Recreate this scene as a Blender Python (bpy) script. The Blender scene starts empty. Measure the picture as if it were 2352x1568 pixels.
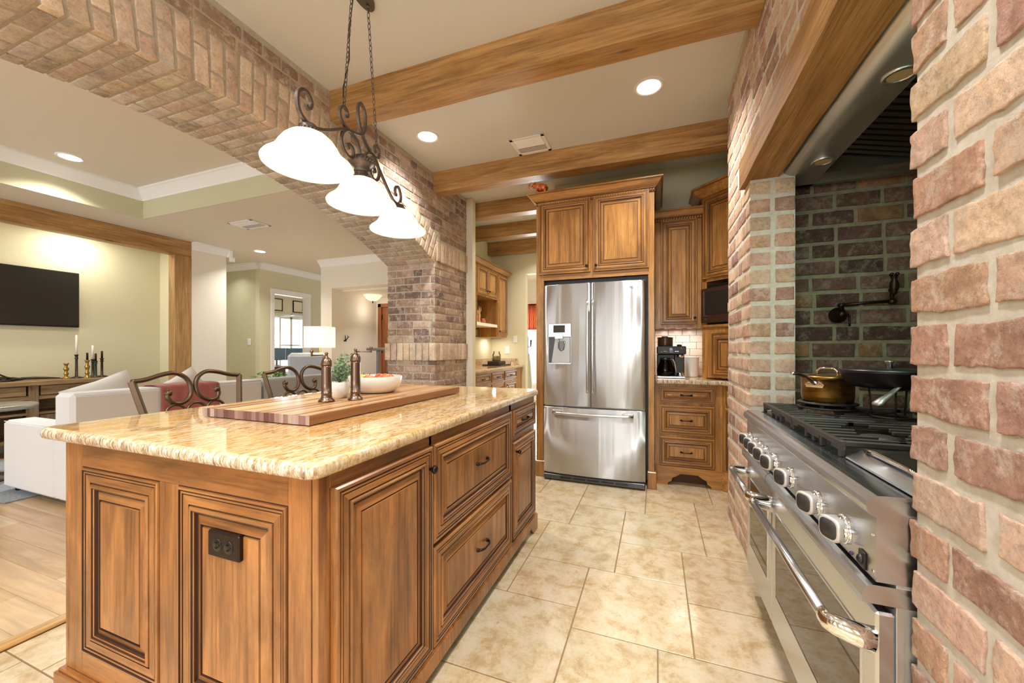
import bpy, math, random
from mathutils import Vector, Matrix, noise

# ------------------------------------------------------------------ camera, world, lights, exposure
scene = bpy.context.scene
COL = scene.collection
PI = math.pi
scene.view_settings.view_transform = 'Standard'
scene.view_settings.look = 'None'
scene.view_settings.gamma = 1.0
scene.view_settings.use_curve_mapping = False
scene.view_settings.exposure = 0.45
scene.cycles.use_denoising = True
scene.cycles.max_bounces = 10
scene.cycles.diffuse_bounces = 5
scene.cycles.glossy_bounces = 4
scene.cycles.transmission_bounces = 6
scene.cycles.transparent_max_bounces = 8
scene.cycles.sample_clamp_indirect = 6.0
scene.cycles.caustics_reflective = False
scene.cycles.caustics_refractive = False

cam_data = bpy.data.cameras.new('camera')
cam_data.sensor_width = 36.0
cam_data.sensor_fit = 'HORIZONTAL'
cam_data.lens = 885.27 / 2352 * 36.0
cam_data.shift_y = 17.0 / 2352
cam_data.clip_start = 0.02
cam = bpy.data.objects.new('camera', cam_data)
COL.objects.link(cam)
cam.location = (0, 0, 1.18)
cam.rotation_euler = (PI / 2, 0, 0.3577)
scene.camera = cam

world = bpy.data.worlds.new('daylight')
scene.world = world
world.use_nodes = True
bg = world.node_tree.nodes['Background']
bg.inputs[0].default_value = (0.90, 0.95, 1.0, 1)
bg.inputs[1].default_value = 1.6

LIGHT_GAIN = 1.0
def area(name, loc, rot, sx, sy, power, color=(1, 1, 1), shape='RECTANGLE', spread=PI):
    l = bpy.data.lights.new(name, 'AREA')
    l.shape = shape; l.size = sx; l.size_y = sy
    l.energy = power * LIGHT_GAIN; l.color = color; l.spread = spread
    o = bpy.data.objects.new(name, l); COL.objects.link(o)
    o.location = loc; o.rotation_euler = rot
    if name == 'recessed_or_fill_lamp': l.spread = 2.1
    return o
def bulb(name, loc, power, color=(1, .86, .66), r=.03):
    l = bpy.data.lights.new(name, 'POINT'); l.energy = power * LIGHT_GAIN; l.color = color; l.shadow_soft_size = r
    o = bpy.data.objects.new(name, l); COL.objects.link(o); o.location = loc
    return o
DAY = (0.92, 0.96, 1.0)
# daylight entering by the real window openings (built further down)
for xc in (-1.55, -0.35, 0.85):
    area('window_daylight', (xc, -3.56, 1.62), (PI / 2, 0, 0), .9, 1.55, 25, DAY)              # kitchen rear wall
area('window_daylight', (1.62, -2.1, 1.62), (PI / 2, 0, PI / 2), 1.6, 1.4, 26, DAY)            # kitchen side wall
for xc in (-5.7, -4.5, -3.3):
    area('window_daylight', (xc, -3.16, 1.45), (PI / 2, 0, 0), 1.0, 2.0, 30, DAY)             # living room rear wall
area('window_daylight', (-2.35, 8.68, 1.3), (-PI / 2, 0, 0), 1.7, 1.9, 190, DAY)               # room past the pantry
area('window_daylight', (-9.72, 7.9, 1.3), (PI / 2, 0, -PI / 2), 1.6, 1.6, 120, DAY)                 # study

# ------------------------------------------------------------------ helpers
def S(h):
    h = h.lstrip('#')
    out = []
    for i in (0, 2, 4):
        c = int(h[i:i + 2], 16) / 255
        out.append(c / 12.92 if c <= .04045 else ((c + .055) / 1.055) ** 2.4)
    return (out[0], out[1], out[2], 1)

def V(*a): return Vector(a)
ORG = {}

class MB:
    def __init__(s):
        s.v = []; s.f = []; s.m = []; s.sm = []; s.c = []
    def add(s, vs, fs, mi=0, smooth=False, col=(1, 1, 1, 1)):
        b = len(s.v)
        s.v += [tuple(p) for p in vs]
        s.c += [col] * len(vs)
        for k, f in enumerate(fs):
            s.f.append([b + i for i in f])
            s.m.append(mi[k] if isinstance(mi, (list, tuple)) else mi)
            s.sm.append(smooth)
        return s
    def box(s, a, b, mi=0, ch=0.0, col=(1, 1, 1, 1), M=None):
        x0, y0, z0 = [min(p, q) for p, q in zip(a, b)]; x1, y1, z1 = [max(p, q) for p, q in zip(a, b)]
        if ch <= 0:
            vs = [V(x, y, z) for x in (x0, x1) for y in (y0, y1) for z in (z0, z1)]
            fs = [(0, 1, 3, 2), (4, 6, 7, 5), (0, 4, 5, 1), (2, 3, 7, 6), (0, 2, 6, 4), (1, 5, 7, 3)]
        else:
            ch = min(ch, (x1 - x0) * .49, (y1 - y0) * .49, (z1 - z0) * .49)
            vs = []; idx = {}
            def vid(p):
                k = tuple(round(q, 6) for q in p)
                if k not in idx: idx[k] = len(vs); vs.append(V(*p))
                return idx[k]
            X = (x0, x1); Y = (y0, y1); Z = (z0, z1); sg = (1, -1)
            fs = []
            def P(i, j, k, ax):
                p = [X[i] + sg[i] * ch, Y[j] + sg[j] * ch, Z[k] + sg[k] * ch]
                p[ax] = (X, Y, Z)[ax][(i, j, k)[ax]]
                return vid(p)
            for i in (0, 1):
                fs.append([P(i, 0, 0, 0), P(i, 1, 0, 0), P(i, 1, 1, 0), P(i, 0, 1, 0)])
                fs.append([P(0, i, 0, 1), P(1, i, 0, 1), P(1, i, 1, 1), P(0, i, 1, 1)])
                fs.append([P(0, 0, i, 2), P(1, 0, i, 2), P(1, 1, i, 2), P(0, 1, i, 2)])
                for j in (0, 1):
                    fs.append([P(i, j, 0, 0), P(i, j, 1, 0), P(i, j, 1, 1), P(i, j, 0, 1)])
                    fs.append([P(i, 0, j, 0), P(i, 1, j, 0), P(i, 1, j, 2), P(i, 0, j, 2)])
                    fs.append([P(0, i, j, 1), P(1, i, j, 1), P(1, i, j, 2), P(0, i, j, 2)])
                    for k in (0, 1):
                        fs.append([P(i, j, k, 0), P(i, j, k, 1), P(i, j, k, 2)])
            c = V((x0 + x1) / 2, (y0 + y1) / 2, (z0 + z1) / 2)
            out = []
            for f in fs:
                n = (vs[f[1]] - vs[f[0]]).cross(vs[f[2]] - vs[f[0]])
                m = sum((vs[i] for i in f), V(0, 0, 0)) / len(f) - c
                out.append(f if n.dot(m) > 0 else f[::-1])
            fs = out
        if M is not None: vs = [M @ p for p in vs]
        return s.add(vs, fs, mi, False, col)
    def lathe(s, prof, o=(0, 0, 0), axis=(0, 0, 1), seg=24, mi=0, smooth=True, sq=0.0, col=(1, 1, 1, 1), capb=True, capt=True):
        ax = V(*axis).normalized()
        u = ax.orthogonal().normalized()
        if abs(ax.z) > .99: u = V(1, 0, 0)
        elif abs(ax.z) < .01: u = V(0, 0, 1)
        w = ax.cross(u)
        o = V(*o); vs = []; fs = []
        n = len(prof)
        for (r, z) in prof:
            for k in range(seg):
                t = 2 * PI * k / seg
                c, si = math.cos(t), math.sin(t)
                rr = r
                if sq > 0: rr = r / (abs(c) ** (2 + sq) + abs(si) ** (2 + sq)) ** (1 / (2 + sq))
                vs.append(o + ax * z + (u * c + w * si) * rr)
        for i in range(n - 1):
            for k in range(seg):
                k2 = (k + 1) % seg
                fs.append((i * seg + k, i * seg + k2, (i + 1) * seg + k2, (i + 1) * seg + k))
        if capb: fs.append(tuple(range(seg))[::-1])
        if capt: fs.append(tuple((n - 1) * seg + k for k in range(seg)))
        return s.add(vs, fs, mi, smooth, col)
    def tube(s, path, r, seg=8, mi=0, closed=False, prof=None, up=None, smooth=True, col=(1, 1, 1, 1)):
        P = [V(*p) for p in path]; n = len(P)
        R = r if isinstance(r, (list, tuple)) else [r] * n
        if prof is None: prof = [(math.cos(2 * PI * k / seg), math.sin(2 * PI * k / seg)) for k in range(seg)]
        seg = len(prof)
        T = []
        for i in range(n):
            if closed: t = P[(i + 1) % n] - P[i - 1]
            else: t = P[min(i + 1, n - 1)] - P[max(i - 1, 0)]
            T.append(t.normalized() if t.length > 1e-9 else V(0, 0, 1))
        a = V(*up) if up else T[0].orthogonal()
        a = (a - T[0] * a.dot(T[0])).normalized()
        vs = []; fs = []
        for i in range(n):
            if up: a = V(*up)
            a = a - T[i] * a.dot(T[i])
            if a.length < 1e-6: a = T[i].orthogonal()
            a.normalize(); b = T[i].cross(a)
            for (p, q) in prof: vs.append(P[i] + a * (p * R[i]) + b * (q * R[i]))
        m = n if closed else n - 1
        for i in range(m):
            j = (i + 1) % n
            for k in range(seg):
                k2 = (k + 1) % seg
                fs.append((i * seg + k, i * seg + k2, j * seg + k2, j * seg + k))
        if not closed:
            fs.append(tuple(range(seg))[::-1]); fs.append(tuple((n - 1) * seg + k for k in range(seg)))
        return s.add(vs, fs, mi, smooth, col)
    def ext(s, poly, O, U, W, N, d, mi=0, smooth=False, col=(1, 1, 1, 1)):
        # polygon in (U, W) from O, extruded d along N
        O, U, W, N = V(*O), V(*U), V(*W), V(*N); n = len(poly)
        a = [O + U * p + W * q for p, q in poly]; b = [p + N * d for p in a]
        fs = [(i, (i + 1) % n, n + (i + 1) % n, n + i) for i in range(n)]
        fs += [tuple(range(n))[::-1], tuple(range(n, 2 * n))]
        return s.add(a + b, fs, mi, smooth, col)
    def ball(s, c, r, seg=12, rings=8, mi=0, sc=(1, 1, 1), col=(1, 1, 1, 1)):
        c = V(*c); vs = []; fs = []
        for i in range(rings + 1):
            t = PI * i / rings
            for k in range(seg):
                p = 2 * PI * k / seg
                vs.append(c + V(math.sin(t) * math.cos(p) * r * sc[0], math.sin(t) * math.sin(p) * r * sc[1], math.cos(t) * r * sc[2]))
        for i in range(rings):
            for k in range(seg):
                k2 = (k + 1) % seg
                fs.append((i * seg + k, (i + 1) * seg + k, (i + 1) * seg + k2, i * seg + k2))
        return s.add(vs, fs, mi, True, col)
    def build(s, name, mats, parent=None, origin=None):
        o0 = V(0, 0, 0)
        if parent is not None: o0 = ORG[parent.name]
        elif origin is not None: o0 = V(*origin)
        me = bpy.data.meshes.new(name)
        me.from_pydata([(p[0] - o0.x, p[1] - o0.y, p[2] - o0.z) for p in s.v], [], s.f)
        if not isinstance(mats, (list, tuple)): mats = [mats]
        for m in mats: me.materials.append(m)
        me.polygons.foreach_set('material_index', s.m)
        me.polygons.foreach_set('use_smooth', s.sm)
        at = me.color_attributes.new('col', 'FLOAT_COLOR', 'POINT')
        at.data.foreach_set('color', [q for c in s.c for q in c])
        me.update()
        import bmesh
        bm = bmesh.new(); bm.from_mesh(me)
        bmesh.ops.recalc_face_normals(bm, faces=bm.faces)
        bm.to_mesh(me); bm.free()
        o = bpy.data.objects.new(name, me); COL.objects.link(o)
        if parent is not None: o.parent = parent
        else: o.location = o0
        ORG[o.name] = o0.copy()
        return o

def tag(o, label=None, cat=None, group=None, kind=None):
    if label: o['label'] = label
    if cat: o['category'] = cat
    if group: o['group'] = group
    if kind: o['kind'] = kind
    return o
def root(name, label, cat, loc, group=None):
    o = bpy.data.objects.new(name, None); COL.objects.link(o)
    o.location = loc; o.empty_display_size = .05
    ORG[o.name] = V(*loc)
    return tag(o, label, cat, group)
def struct(mb, name, mats, label=None, parent=None):
    o = mb.build(name, mats, parent)
    o['kind'] = 'structure'
    if label: o['label'] = label
    return o
def copy_tree(o, loc, rotz=None, label=None, parent=None):
    c = o.copy(); COL.objects.link(c)
    if parent is not None: c.parent = parent
    else:
        c.location = loc
        if rotz is not None: c.rotation_euler = (0, 0, rotz)
        if label: c['label'] = label
    for ch in list(o.children): copy_tree(ch, None, parent=c)
    return c

# ------------------------------------------------------------------ materials
class NT:
    def __init__(s, name):
        s.mat = bpy.data.materials.new(name); s.mat.use_nodes = True
        s.t = s.mat.node_tree; s.n = s.t.nodes
        s.b = s.n['Principled BSDF']; s.out = s.n['Material Output']
    def new(s, ty, **kw):
        n = s.n.new(ty)
        for k, v in kw.items(): setattr(n, k, v)
        return n
    def lk(s, a, b): s.t.links.new(a, b)
    def set(s, **kw):
        nm = {'base': 'Base Color', 'rough': 'Roughness', 'metal': 'Metallic', 'spec': 'Specular IOR Level', 'coat': 'Coat Weight',
              'coatr': 'Coat Roughness', 'trans': 'Transmission Weight', 'ior': 'IOR', 'aniso': 'Anisotropic', 'sheen': 'Sheen Weight'}
        for k, v in kw.items(): s.b.inputs[nm[k]].default_value = v
        return s
    def coords(s, scale=(1, 1, 1), rot=(0, 0, 0), rand=True):
        tc = s.new('ShaderNodeTexCoord'); mp = s.new('ShaderNodeMapping')
        src = tc.outputs['Object']
        if rand:
            oi = s.new('ShaderNodeObjectInfo'); m = s.new('ShaderNodeMath', operation='MULTIPLY'); m.inputs[1].default_value = 17.0
            s.lk(oi.outputs['Random'], m.inputs[0])
            a = s.new('ShaderNodeVectorMath', operation='ADD'); s.lk(src, a.inputs[0]); s.lk(m.outputs[0], a.inputs[1]); src = a.outputs[0]
        mp.inputs['Scale'].default_value = scale; mp.inputs['Rotation'].default_value = rot
        s.lk(src, mp.inputs['Vector'])
        return mp.outputs[0]
    def noise(s, vec, scale=5, detail=4, rough=.55, dist=0):
        n = s.new('ShaderNodeTexNoise'); n.inputs['Scale'].default_value = scale; n.inputs['Detail'].default_value = detail
        n.inputs['Roughness'].default_value = rough; n.inputs['Distortion'].default_value = dist
        s.lk(vec, n.inputs['Vector']); return n.outputs['Fac']
    def ramp(s, fac, stops):
        r = s.new('ShaderNodeValToRGB'); el = r.color_ramp.elements
        while len(el) < len(stops): el.new(.5)
        for e, (p, c) in zip(el, stops):
            e.position = p; e.color = c if len(c) == 4 else (*c, 1)
        s.lk(fac, r.inputs[0]); return r.outputs[0]
    def mix(s, fac, a, b, mode='MIX'):
        m = s.new('ShaderNodeMix', data_type='RGBA', blend_type=mode)
        for sock, v in ((m.inputs[0], fac), (m.inputs[6], a), (m.inputs[7], b)):
            if hasattr(v, 'links') or hasattr(v, 'is_linked'): s.lk(v, sock)
            elif isinstance(v, (int, float)): sock.default_value = v
            else: sock.default_value = v
        return m.outputs[2]
    def bump(s, h, strength=.3, dist=.01):
        b = s.new('ShaderNodeBump'); b.inputs['Strength'].default_value = strength; b.inputs['Distance'].default_value = dist
        s.lk(h, b.inputs['Height']); s.lk(b.outputs[0], s.b.inputs['Normal'])
    def attr(s):
        a = s.new('ShaderNodeAttribute'); a.attribute_name = 'col'; return a.outputs['Color']
    def base(s, c): s.lk(c, s.b.inputs['Base Color'])
G = lambda v: (v, v, v, 1)

def plain(name, h, rough=.5, metal=0, spec=.5, **kw):
    n = NT(name); n.set(base=S(h), rough=rough, metal=metal, spec=spec, **kw); return n.mat
def paint(name, h, rough=.75):
    n = NT(name); n.set(base=S(h), rough=rough, spec=.25)
    v = n.coords((1, 1, 1), rand=False); n.bump(n.noise(v, 180, 3), .05, .002); return n.mat
def wood(name, dark, mid, light, axis='Z', rough=.32, freq=13, coat=.25, blotch='#6b4626', ba=.35, knots=False, tint=False):
    n = NT(name); n.set(rough=rough, coat=coat, coatr=.2, spec=.45)
    sc = {'X': (.9, freq, freq), 'Y': (freq, .9, freq), 'Z': (freq, freq, .9)}[axis]
    v = n.coords(sc)
    f = n.noise(v, 1.6, 7, .62, .7)
    c = n.ramp(f, [(.28, S(dark)), (.5, S(mid)), (.72, S(light))])
    fg = n.noise(n.coords(tuple(2.2 if q < 1 else freq * 7 for q in sc)), 1.3, 6, .7)
    c = n.mix(1.0, c, n.ramp(fg, [(.36, G(.62)), (.50, G(1.0)), (.64, G(1.12))]), 'MULTIPLY')
    v2 = n.coords(tuple(1 if q < 1 else 3.0 for q in sc))
    f2 = n.ramp(n.noise(v2, 2.2, 5, .65, .4), [(.42, G(0)), (.70, G(1))])
    m = n.new('ShaderNodeMath', operation='MULTIPLY'); n.lk(f2, m.inputs[0]); m.inputs[1].default_value = ba
    c = n.mix(m.outputs[0], c, S(blotch))
    if knots:
        v3 = n.coords(tuple(.55 if q < 1 else 2.6 for q in sc))
        w = n.new('ShaderNodeTexVoronoi'); w.inputs['Scale'].default_value = 2.0; n.lk(v3, w.inputs['Vector'])
        k = n.ramp(w.outputs['Distance'], [(.03, G(1)), (.085, G(0))])
        c = n.mix(k, c, S('#4a2d16'))
    if tint: c = n.mix(1.0, c, n.attr(), 'MULTIPLY')
    n.base(c); n.bump(f, .08, .004); return n.mat
def steel(name, h='#d0d3d6', rough=.24, axis='X', aniso=.6, line=260, rot=0.0, wavy=False):
    n = NT(name); n.set(base=S(h), metal=1.0, rough=rough, aniso=aniso)
    n.b.inputs['Anisotropic Rotation'].default_value = rot
    sc = {'X': (1.5, line, line), 'Y': (line, 1.5, line), 'Z': (line, line, 1.5)}[axis]
    f = n.noise(n.coords(sc), 1, 2, .5)
    r = n.new('ShaderNodeMapRange'); r.inputs['To Min'].default_value = rough * .85; r.inputs['To Max'].default_value = rough * 1.2
    n.lk(f, r.inputs[0]); n.lk(r.outputs[0], n.b.inputs['Roughness'])
    if wavy: n.bump(n.noise(n.coords((13, 1, .25)), 1, 2, .4), .16, .02)
    else: n.bump(f, .015, .001)
    return n.mat
def brick_mat(name, white='#d8cdbd', wa=.55, bump=.5, lo=.68, hi=1.22):
    n = NT(name); n.set(rough=.92, spec=.15)
    v = n.coords((1, 1, 1), rand=False)
    a = n.attr()
    c = n.mix(1.0, a, n.ramp(n.noise(v, 13, 6, .65), [(.34, G(lo)), (.5, G(.98)), (.66, G(hi))]), 'MULTIPLY')
    c = n.mix(1.0, c, n.ramp(n.noise(v, 70, 8, .8), [(.36, G(.70)), (.5, G(1.0)), (.66, G(1.14))]), 'MULTIPLY')
    w = n.ramp(n.noise(v, 17, 10, .82, .3), [(.50, G(0)), (.60, G(1))])
    m = n.new('ShaderNodeMath', operation='MULTIPLY'); n.lk(w, m.inputs[0]); m.inputs[1].default_value = wa
    c = n.mix(m.outputs[0], c, S(white))
    k = n.ramp(n.noise(v, 85, 8, .85), [(.58, G(0)), (.66, G(.7))])
    c = n.mix(k, c, n.mix(1.0, c, G(.42), 'MULTIPLY'))
    n.base(c)
    h = n.mix(.5, n.noise(v, 48, 9, .78), n.noise(v, 150, 5, .7)); n.bump(h, bump, .010); return n.mat
def mortar_mat(name, h, h2):
    n = NT(name); n.set(rough=.95, spec=.15)
    v = n.coords((1, 1, 1), rand=False)
    n.base(n.ramp(n.noise(v, 30, 6, .7), [(.3, S(h2)), (.65, S(h))])); n.bump(n.mix(.5, n.noise(v, 45, 8, .8), n.noise(v, 190, 6, .8)), .8, .008); return n.mat
def granite_mat(name):
    n = NT(name); n.set(rough=.06, spec=.6, coat=.3, coatr=.03)
    v = n.coords((52, 13, 30), rot=(0, 0, .22), rand=False)
    f = n.noise(v, 1.5, 10, .76, .5)
    c = n.ramp(f, [(.30, S('#5f4128')), (.39, S('#9c7140')), (.46, S('#c39d63')), (.53, S('#d6c19a')), (.60, S('#e0d2b6')), (.69, S('#bf9558')), (.80, S('#e6dcc8'))])
    # broad golden and pale drifts
    d = n.noise(n.coords((5.5, 1.4, 3), rot=(0, 0, .22), rand=False), 1.6, 5, .6, .8)
    c = n.mix(n.ramp(d, [(.44, G(0)), (.62, G(.55))]), c, S('#c8924a'))
    c = n.mix(n.ramp(d, [(.30, G(.5)), (.42, G(0))]), c, S('#e6dfd2'))
    v2 = n.coords((60, 26, 40), rot=(0, 0, .22), rand=False)
    k = n.ramp(n.noise(v2, 1.7, 8, .75, .9), [(.55, G(0)), (.66, G(1))])
    pat = n.ramp(n.noise(n.coords((3, 1.6, 3), rand=False), 2.4, 3), [(.42, G(.08)), (.62, G(.95))])
    m = n.new('ShaderNodeMath', operation='MULTIPLY'); n.lk(k, m.inputs[0]); n.lk(pat, m.inputs[1])
    c = n.mix(m.outputs[0], c, S('#3a2c22'))
    # cut edges show the layers of the slab
    g = n.new('ShaderNodeNewGeometry'); sx = n.new('ShaderNodeSeparateXYZ'); n.lk(g.outputs['Normal'], sx.inputs[0])
    v3 = n.coords((85, 85, 14), rand=False)
    e = n.ramp(n.noise(v3, 1.4, 8, .72, .5), [(.32, S('#40352f')), (.41, S('#8d7563')), (.48, S('#bfa27c')), (.55, S('#d9d2c8')), (.7, S('#e6e2dc'))])
    ab = n.new('ShaderNodeMath', operation='ABSOLUTE'); n.lk(sx.outputs['Y'], ab.inputs[0])
    c = n.mix(n.ramp(ab.outputs[0], [(.25, G(0)), (.8, G(.88))]), c, e)
    ax = n.new('ShaderNodeMath', operation='ABSOLUTE'); n.lk(sx.outputs['X'], ax.inputs[0])
    c = n.mix(n.ramp(ax.outputs[0], [(.25, G(0)), (.8, G(.4))]), c, e)
    n.base(c); return n.mat
def tile_mat(name):
    n = NT(name); n.set(spec=.5)
    v = n.coords((1, 1, 1), rand=False)
    f = n.noise(v, 7.5, 14, .78, .25)
    c = n.ramp(f, [(.30, S('#b0926a')), (.42, S('#c5ab84')), (.50, S('#d3bf9e')), (.60, S('#deceb4')), (.72, S('#cab38e'))])
    f2 = n.ramp(n.noise(v, 24, 12, .82, .4), [(.54, G(0)), (.63, G(.6))])
    m = n.ramp(n.noise(v, 4.1, 6, .7), [(.44, G(.08)), (.60, G(1))])
    c = n.mix(n.mix(1.0, f2, m, 'MULTIPLY'), c, S('#8f6b3d'))
    c = n.mix(n.ramp(n.noise(v, 45, 9, .78), [(.58, G(0)), (.66, G(.45))]), c, S('#e9dcc2'))
    c = n.mix(1.0, c, n.attr(), 'MULTIPLY')
    n.base(c)
    r = n.ramp(n.noise(v, 8, 5), [(.3, G(.10)), (.7, G(.24))]); n.lk(r, n.b.inputs['Roughness'])
    n.bump(f2, .05, .002); return n.mat
def attr_wood(name, axis='Y', rough=.3, freq=30, coat=.3, knots=False):
    n = NT(name); n.set(rough=rough, coat=coat, coatr=.15)
    sc = {'X': (1.2, freq, freq), 'Y': (freq, 1.2, freq), 'Z': (freq, freq, 1.2)}[axis]
    f = n.noise(n.coords(sc, rand=False), 1.5, 6, .6, .8)
    c = n.mix(1.0, n.attr(), n.ramp(f, [(.3, G(.72)), (.6, G(1.06))]), 'MULTIPLY')
    if knots:
        w = n.new('ShaderNodeTexVoronoi'); w.inputs['Scale'].default_value = 1.6
        n.lk(n.coords(tuple(1.0 if q < 2 else 3.2 for q in sc), rand=False), w.inputs['Vector'])
        c = n.mix(n.ramp(w.outputs['Distance'], [(.04, G(.85)), (.11, G(0))]), c, S('#5b3a20'))
    n.base(c); return n.mat
def fabric(name, h, h2, sc=700):
    n = NT(name); n.set(rough=.95, spec=.1, sheen=.2)
    v = n.coords((1, 1, 1)); f = n.noise(v, sc, 3, .6)
    n.base(n.ramp(f, [(.35, S(h2)), (.65, S(h))])); n.bump(f, .25, .001); return n.mat
def emit(name, h, strength):
    n = NT(name); n.set(base=S(h), rough=.5)
    n.b.inputs['Emission Color'].default_value = S(h); n.b.inputs['Emission Strength'].default_value = strength; return n.mat
def glass(name, tint='#ffffff', rough=.02, see=.85):
    n = NT(name); t = n.new('ShaderNodeBsdfTransparent'); g = n.new('ShaderNodeBsdfGlossy'); m = n.new('ShaderNodeMixShader'); fr = n.new('ShaderNodeFresnel')
    t.inputs[0].default_value = S(tint); g.inputs['Roughness'].default_value = rough; fr.inputs[0].default_value = 1.45
    n.lk(fr.outputs[0], m.inputs[0]); n.lk(t.outputs[0], m.inputs[1]); n.lk(g.outputs[0], m.inputs[2]); n.lk(m.outputs[0], n.out.inputs[0]); return n.mat
def shade_glass(name, h, strength, mottle=.5):
    n = NT(name)
    d = n.new('ShaderNodeBsdfDiffuse'); t = n.new('ShaderNodeBsdfTranslucent'); m = n.new('ShaderNodeMixShader'); e = n.new('ShaderNodeEmission'); a = n.new('ShaderNodeAddShader')
    v = n.coords((1, 1, 1)); sp = n.new('ShaderNodeSeparateXYZ'); n.lk(v, sp.inputs[0])
    c = n.mix(n.ramp(n.noise(v, 40, 5, .7), [(.4, G(0)), (.65, G(mottle))]), S(h), S('#f3d9a4'))
    for q in (d, t): n.lk(c, q.inputs[0])
    e.inputs[0].default_value = S(h); e.inputs[1].default_value = strength
    m.inputs[0].default_value = .45
    n.lk(d.outputs[0], m.inputs[1]); n.lk(t.outputs[0], m.inputs[2]); n.lk(m.outputs[0], a.inputs[0]); n.lk(e.outputs[0], a.inputs[1]); n.lk(a.outputs[0], n.out.inputs[0]); return n.mat

M = {}
M['ceil'] = paint('ceiling_paint', '#dadbd8')
M['tray'] = paint('tray_paint', '#e2d8c8')
M['wall'] = paint('wall_paint', '#dcd6b8')
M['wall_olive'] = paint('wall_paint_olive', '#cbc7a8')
M['wall_pale'] = paint('wall_paint_pale', '#e9e2d4')
M['white'] = paint('white_trim', '#f1f0ee', .45)
M['beam'] = wood('beam_wood', '#8a6236', '#b28851', '#c69e6c', 'X', .45, 9, .1, '#7a4f22', .4, True)
M['beam_y'] = wood('beam_wood_y', '#8a6236', '#b28851', '#c69e6c', 'Y', .5, 9, .05, '#7a4f22', .4, True)
M['beam_z'] = wood('beam_wood_z', '#8a6236', '#b28851', '#c69e6c', 'Z', .5, 9, .05, '#8d765c', .4, True)
M['lintel'] = wood('lintel_wood', '#7d562b', '#a87d49', '#bf9864', 'Y', .7, 16, 0, '#6b4a26', .4)
for ax in 'XYZ':
    M['isl' + ax] = wood('island_wood_' + ax.lower(), '#784c29', '#a66e3d', '#bc8650', ax, .30, 9, .25, '#4a321f', .7)
    M['cab' + ax] = wood('cabinet_wood_' + ax.lower(), '#8a5b2e', '#b58043', '#ca9858', ax, .3, 10, .3, '#573a1f', .55)
M['glaze'] = plain('dark_glaze', '#3a2012', .5)
M['glaze2'] = plain('dark_glaze_cabinet', '#57361b', .5)
M['bronze'] = plain('oil_rubbed_bronze', '#3a2e28', .35, .8)
M['pewter'] = plain('pewter_iron', '#6e6660', .42, .75)
M['copper'] = plain('aged_copper', '#806a5c', .30, .95)
M['chrome'] = plain('chrome', '#e6e6e6', .06, 1.0)
M['steelX'] = steel('stainless_x', axis='X'); M['fridge'] = steel('stainless_refrigerator', '#cdd0d4', .38, 'X', 1.0, 260, .25, True); M['steelY'] = steel('stainless_y', '#ced3d9', axis='Y'); M['steelZ'] = steel('stainless_z', axis='Z')
M['steel_dull'] = steel('stainless_dull', '#a8a49d', .36, 'Y')
M['steel_side'] = steel('stainless_side', '#cccdce', .5, 'Z', .4)
M['castiron'] = plain('cast_iron', '#38332f', .5, .3)
M['black'] = plain('black_plastic', '#141313', .35)
M['blackgloss'] = plain('black_gloss', '#0c0c0d', .08)
M['darkglass'] = plain('dark_oven_glass', '#2a2017', .03, 0, .9)
M['screen'] = plain('dark_screen', '#2b2926', .12, 0, .6)
M['granite'] = granite_mat('granite')
M['tile'] = tile_mat('travertine_tile')
M['grout'] = paint('grout', '#94795a')
M['plank'] = attr_wood('floor_planks', 'X', .3, 16, .2, True)
M['block'] = attr_wood('butcher_block', 'Y', .38, 36, .15)
M['brick'] = brick_mat('brick_arch', '#d6cab9', .66, .5, .76, 1.14)
M['brick2'] = brick_mat('brick_hearth', '#e0d4c6', .5, .9, .80, 1.14)
M['brick3'] = brick_mat('brick_niche', '#b9b29c', .35, .6)
M['mortar'] = mortar_mat('mortar_arch', '#d2c9b8', '#bbb1a0')
M['mortar2'] = mortar_mat('mortar_hearth', '#e6e1d6', '#cfc7b8')
M['mortar3'] = mortar_mat('mortar_niche', '#aaa48c', '#8d8770')
M['sofa'] = fabric('sofa_linen', '#eeeff1', '#dcdde1')
M['grey_fabric'] = fabric('grey_fabric', '#c6c9ce', '#adb0b6')
M['pillow'] = fabric('pillow_linen', '#eae9e5', '#d8d7d2')
M['throw'] = fabric('throw_wool', '#bd7a76', '#a0605e', 300)
M['rug'] = fabric('rug_wool', '#a3abb5', '#7e8792', 60)
M['glass'] = glass('clear_glass')
M['shade'] = shade_glass('amber_white_glass', '#fff8ec', .34, .35)
M['can'] = emit('lamp_lens', '#fff9f0', 9)
M['bulb'] = emit('bulb_glow', '#fff8ea', 5)
M['lampshade'] = shade_glass('linen_lampshade', '#fff6e4', .25, 0)
M['ceramic'] = plain('white_ceramic', '#ece9e3', .25, coat=.3)
M['leaf'] = plain('leaf_green', '#7d9a78', .6)
M['oldwood'] = wood('reclaimed_wood', '#6d5338', '#94764f', '#b3956a', 'Y', .7, 14, 0, '#5a4a3c', .6)
M['oldwood_z'] = wood('reclaimed_wood_z', '#5d4833', '#80664a', '#9c8260', 'Z', .7, 14, 0, '#4f4640', .6)
M['brass'] = plain('brass', '#a98a4e', .3, .9)
M['wax'] = plain('candle_wax', '#f0ece0', .5)
M['door_wood'] = wood('front_door_wood', '#7d4526', '#a0603a', '#b3764c', 'Z', .35, 12, .2)
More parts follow.
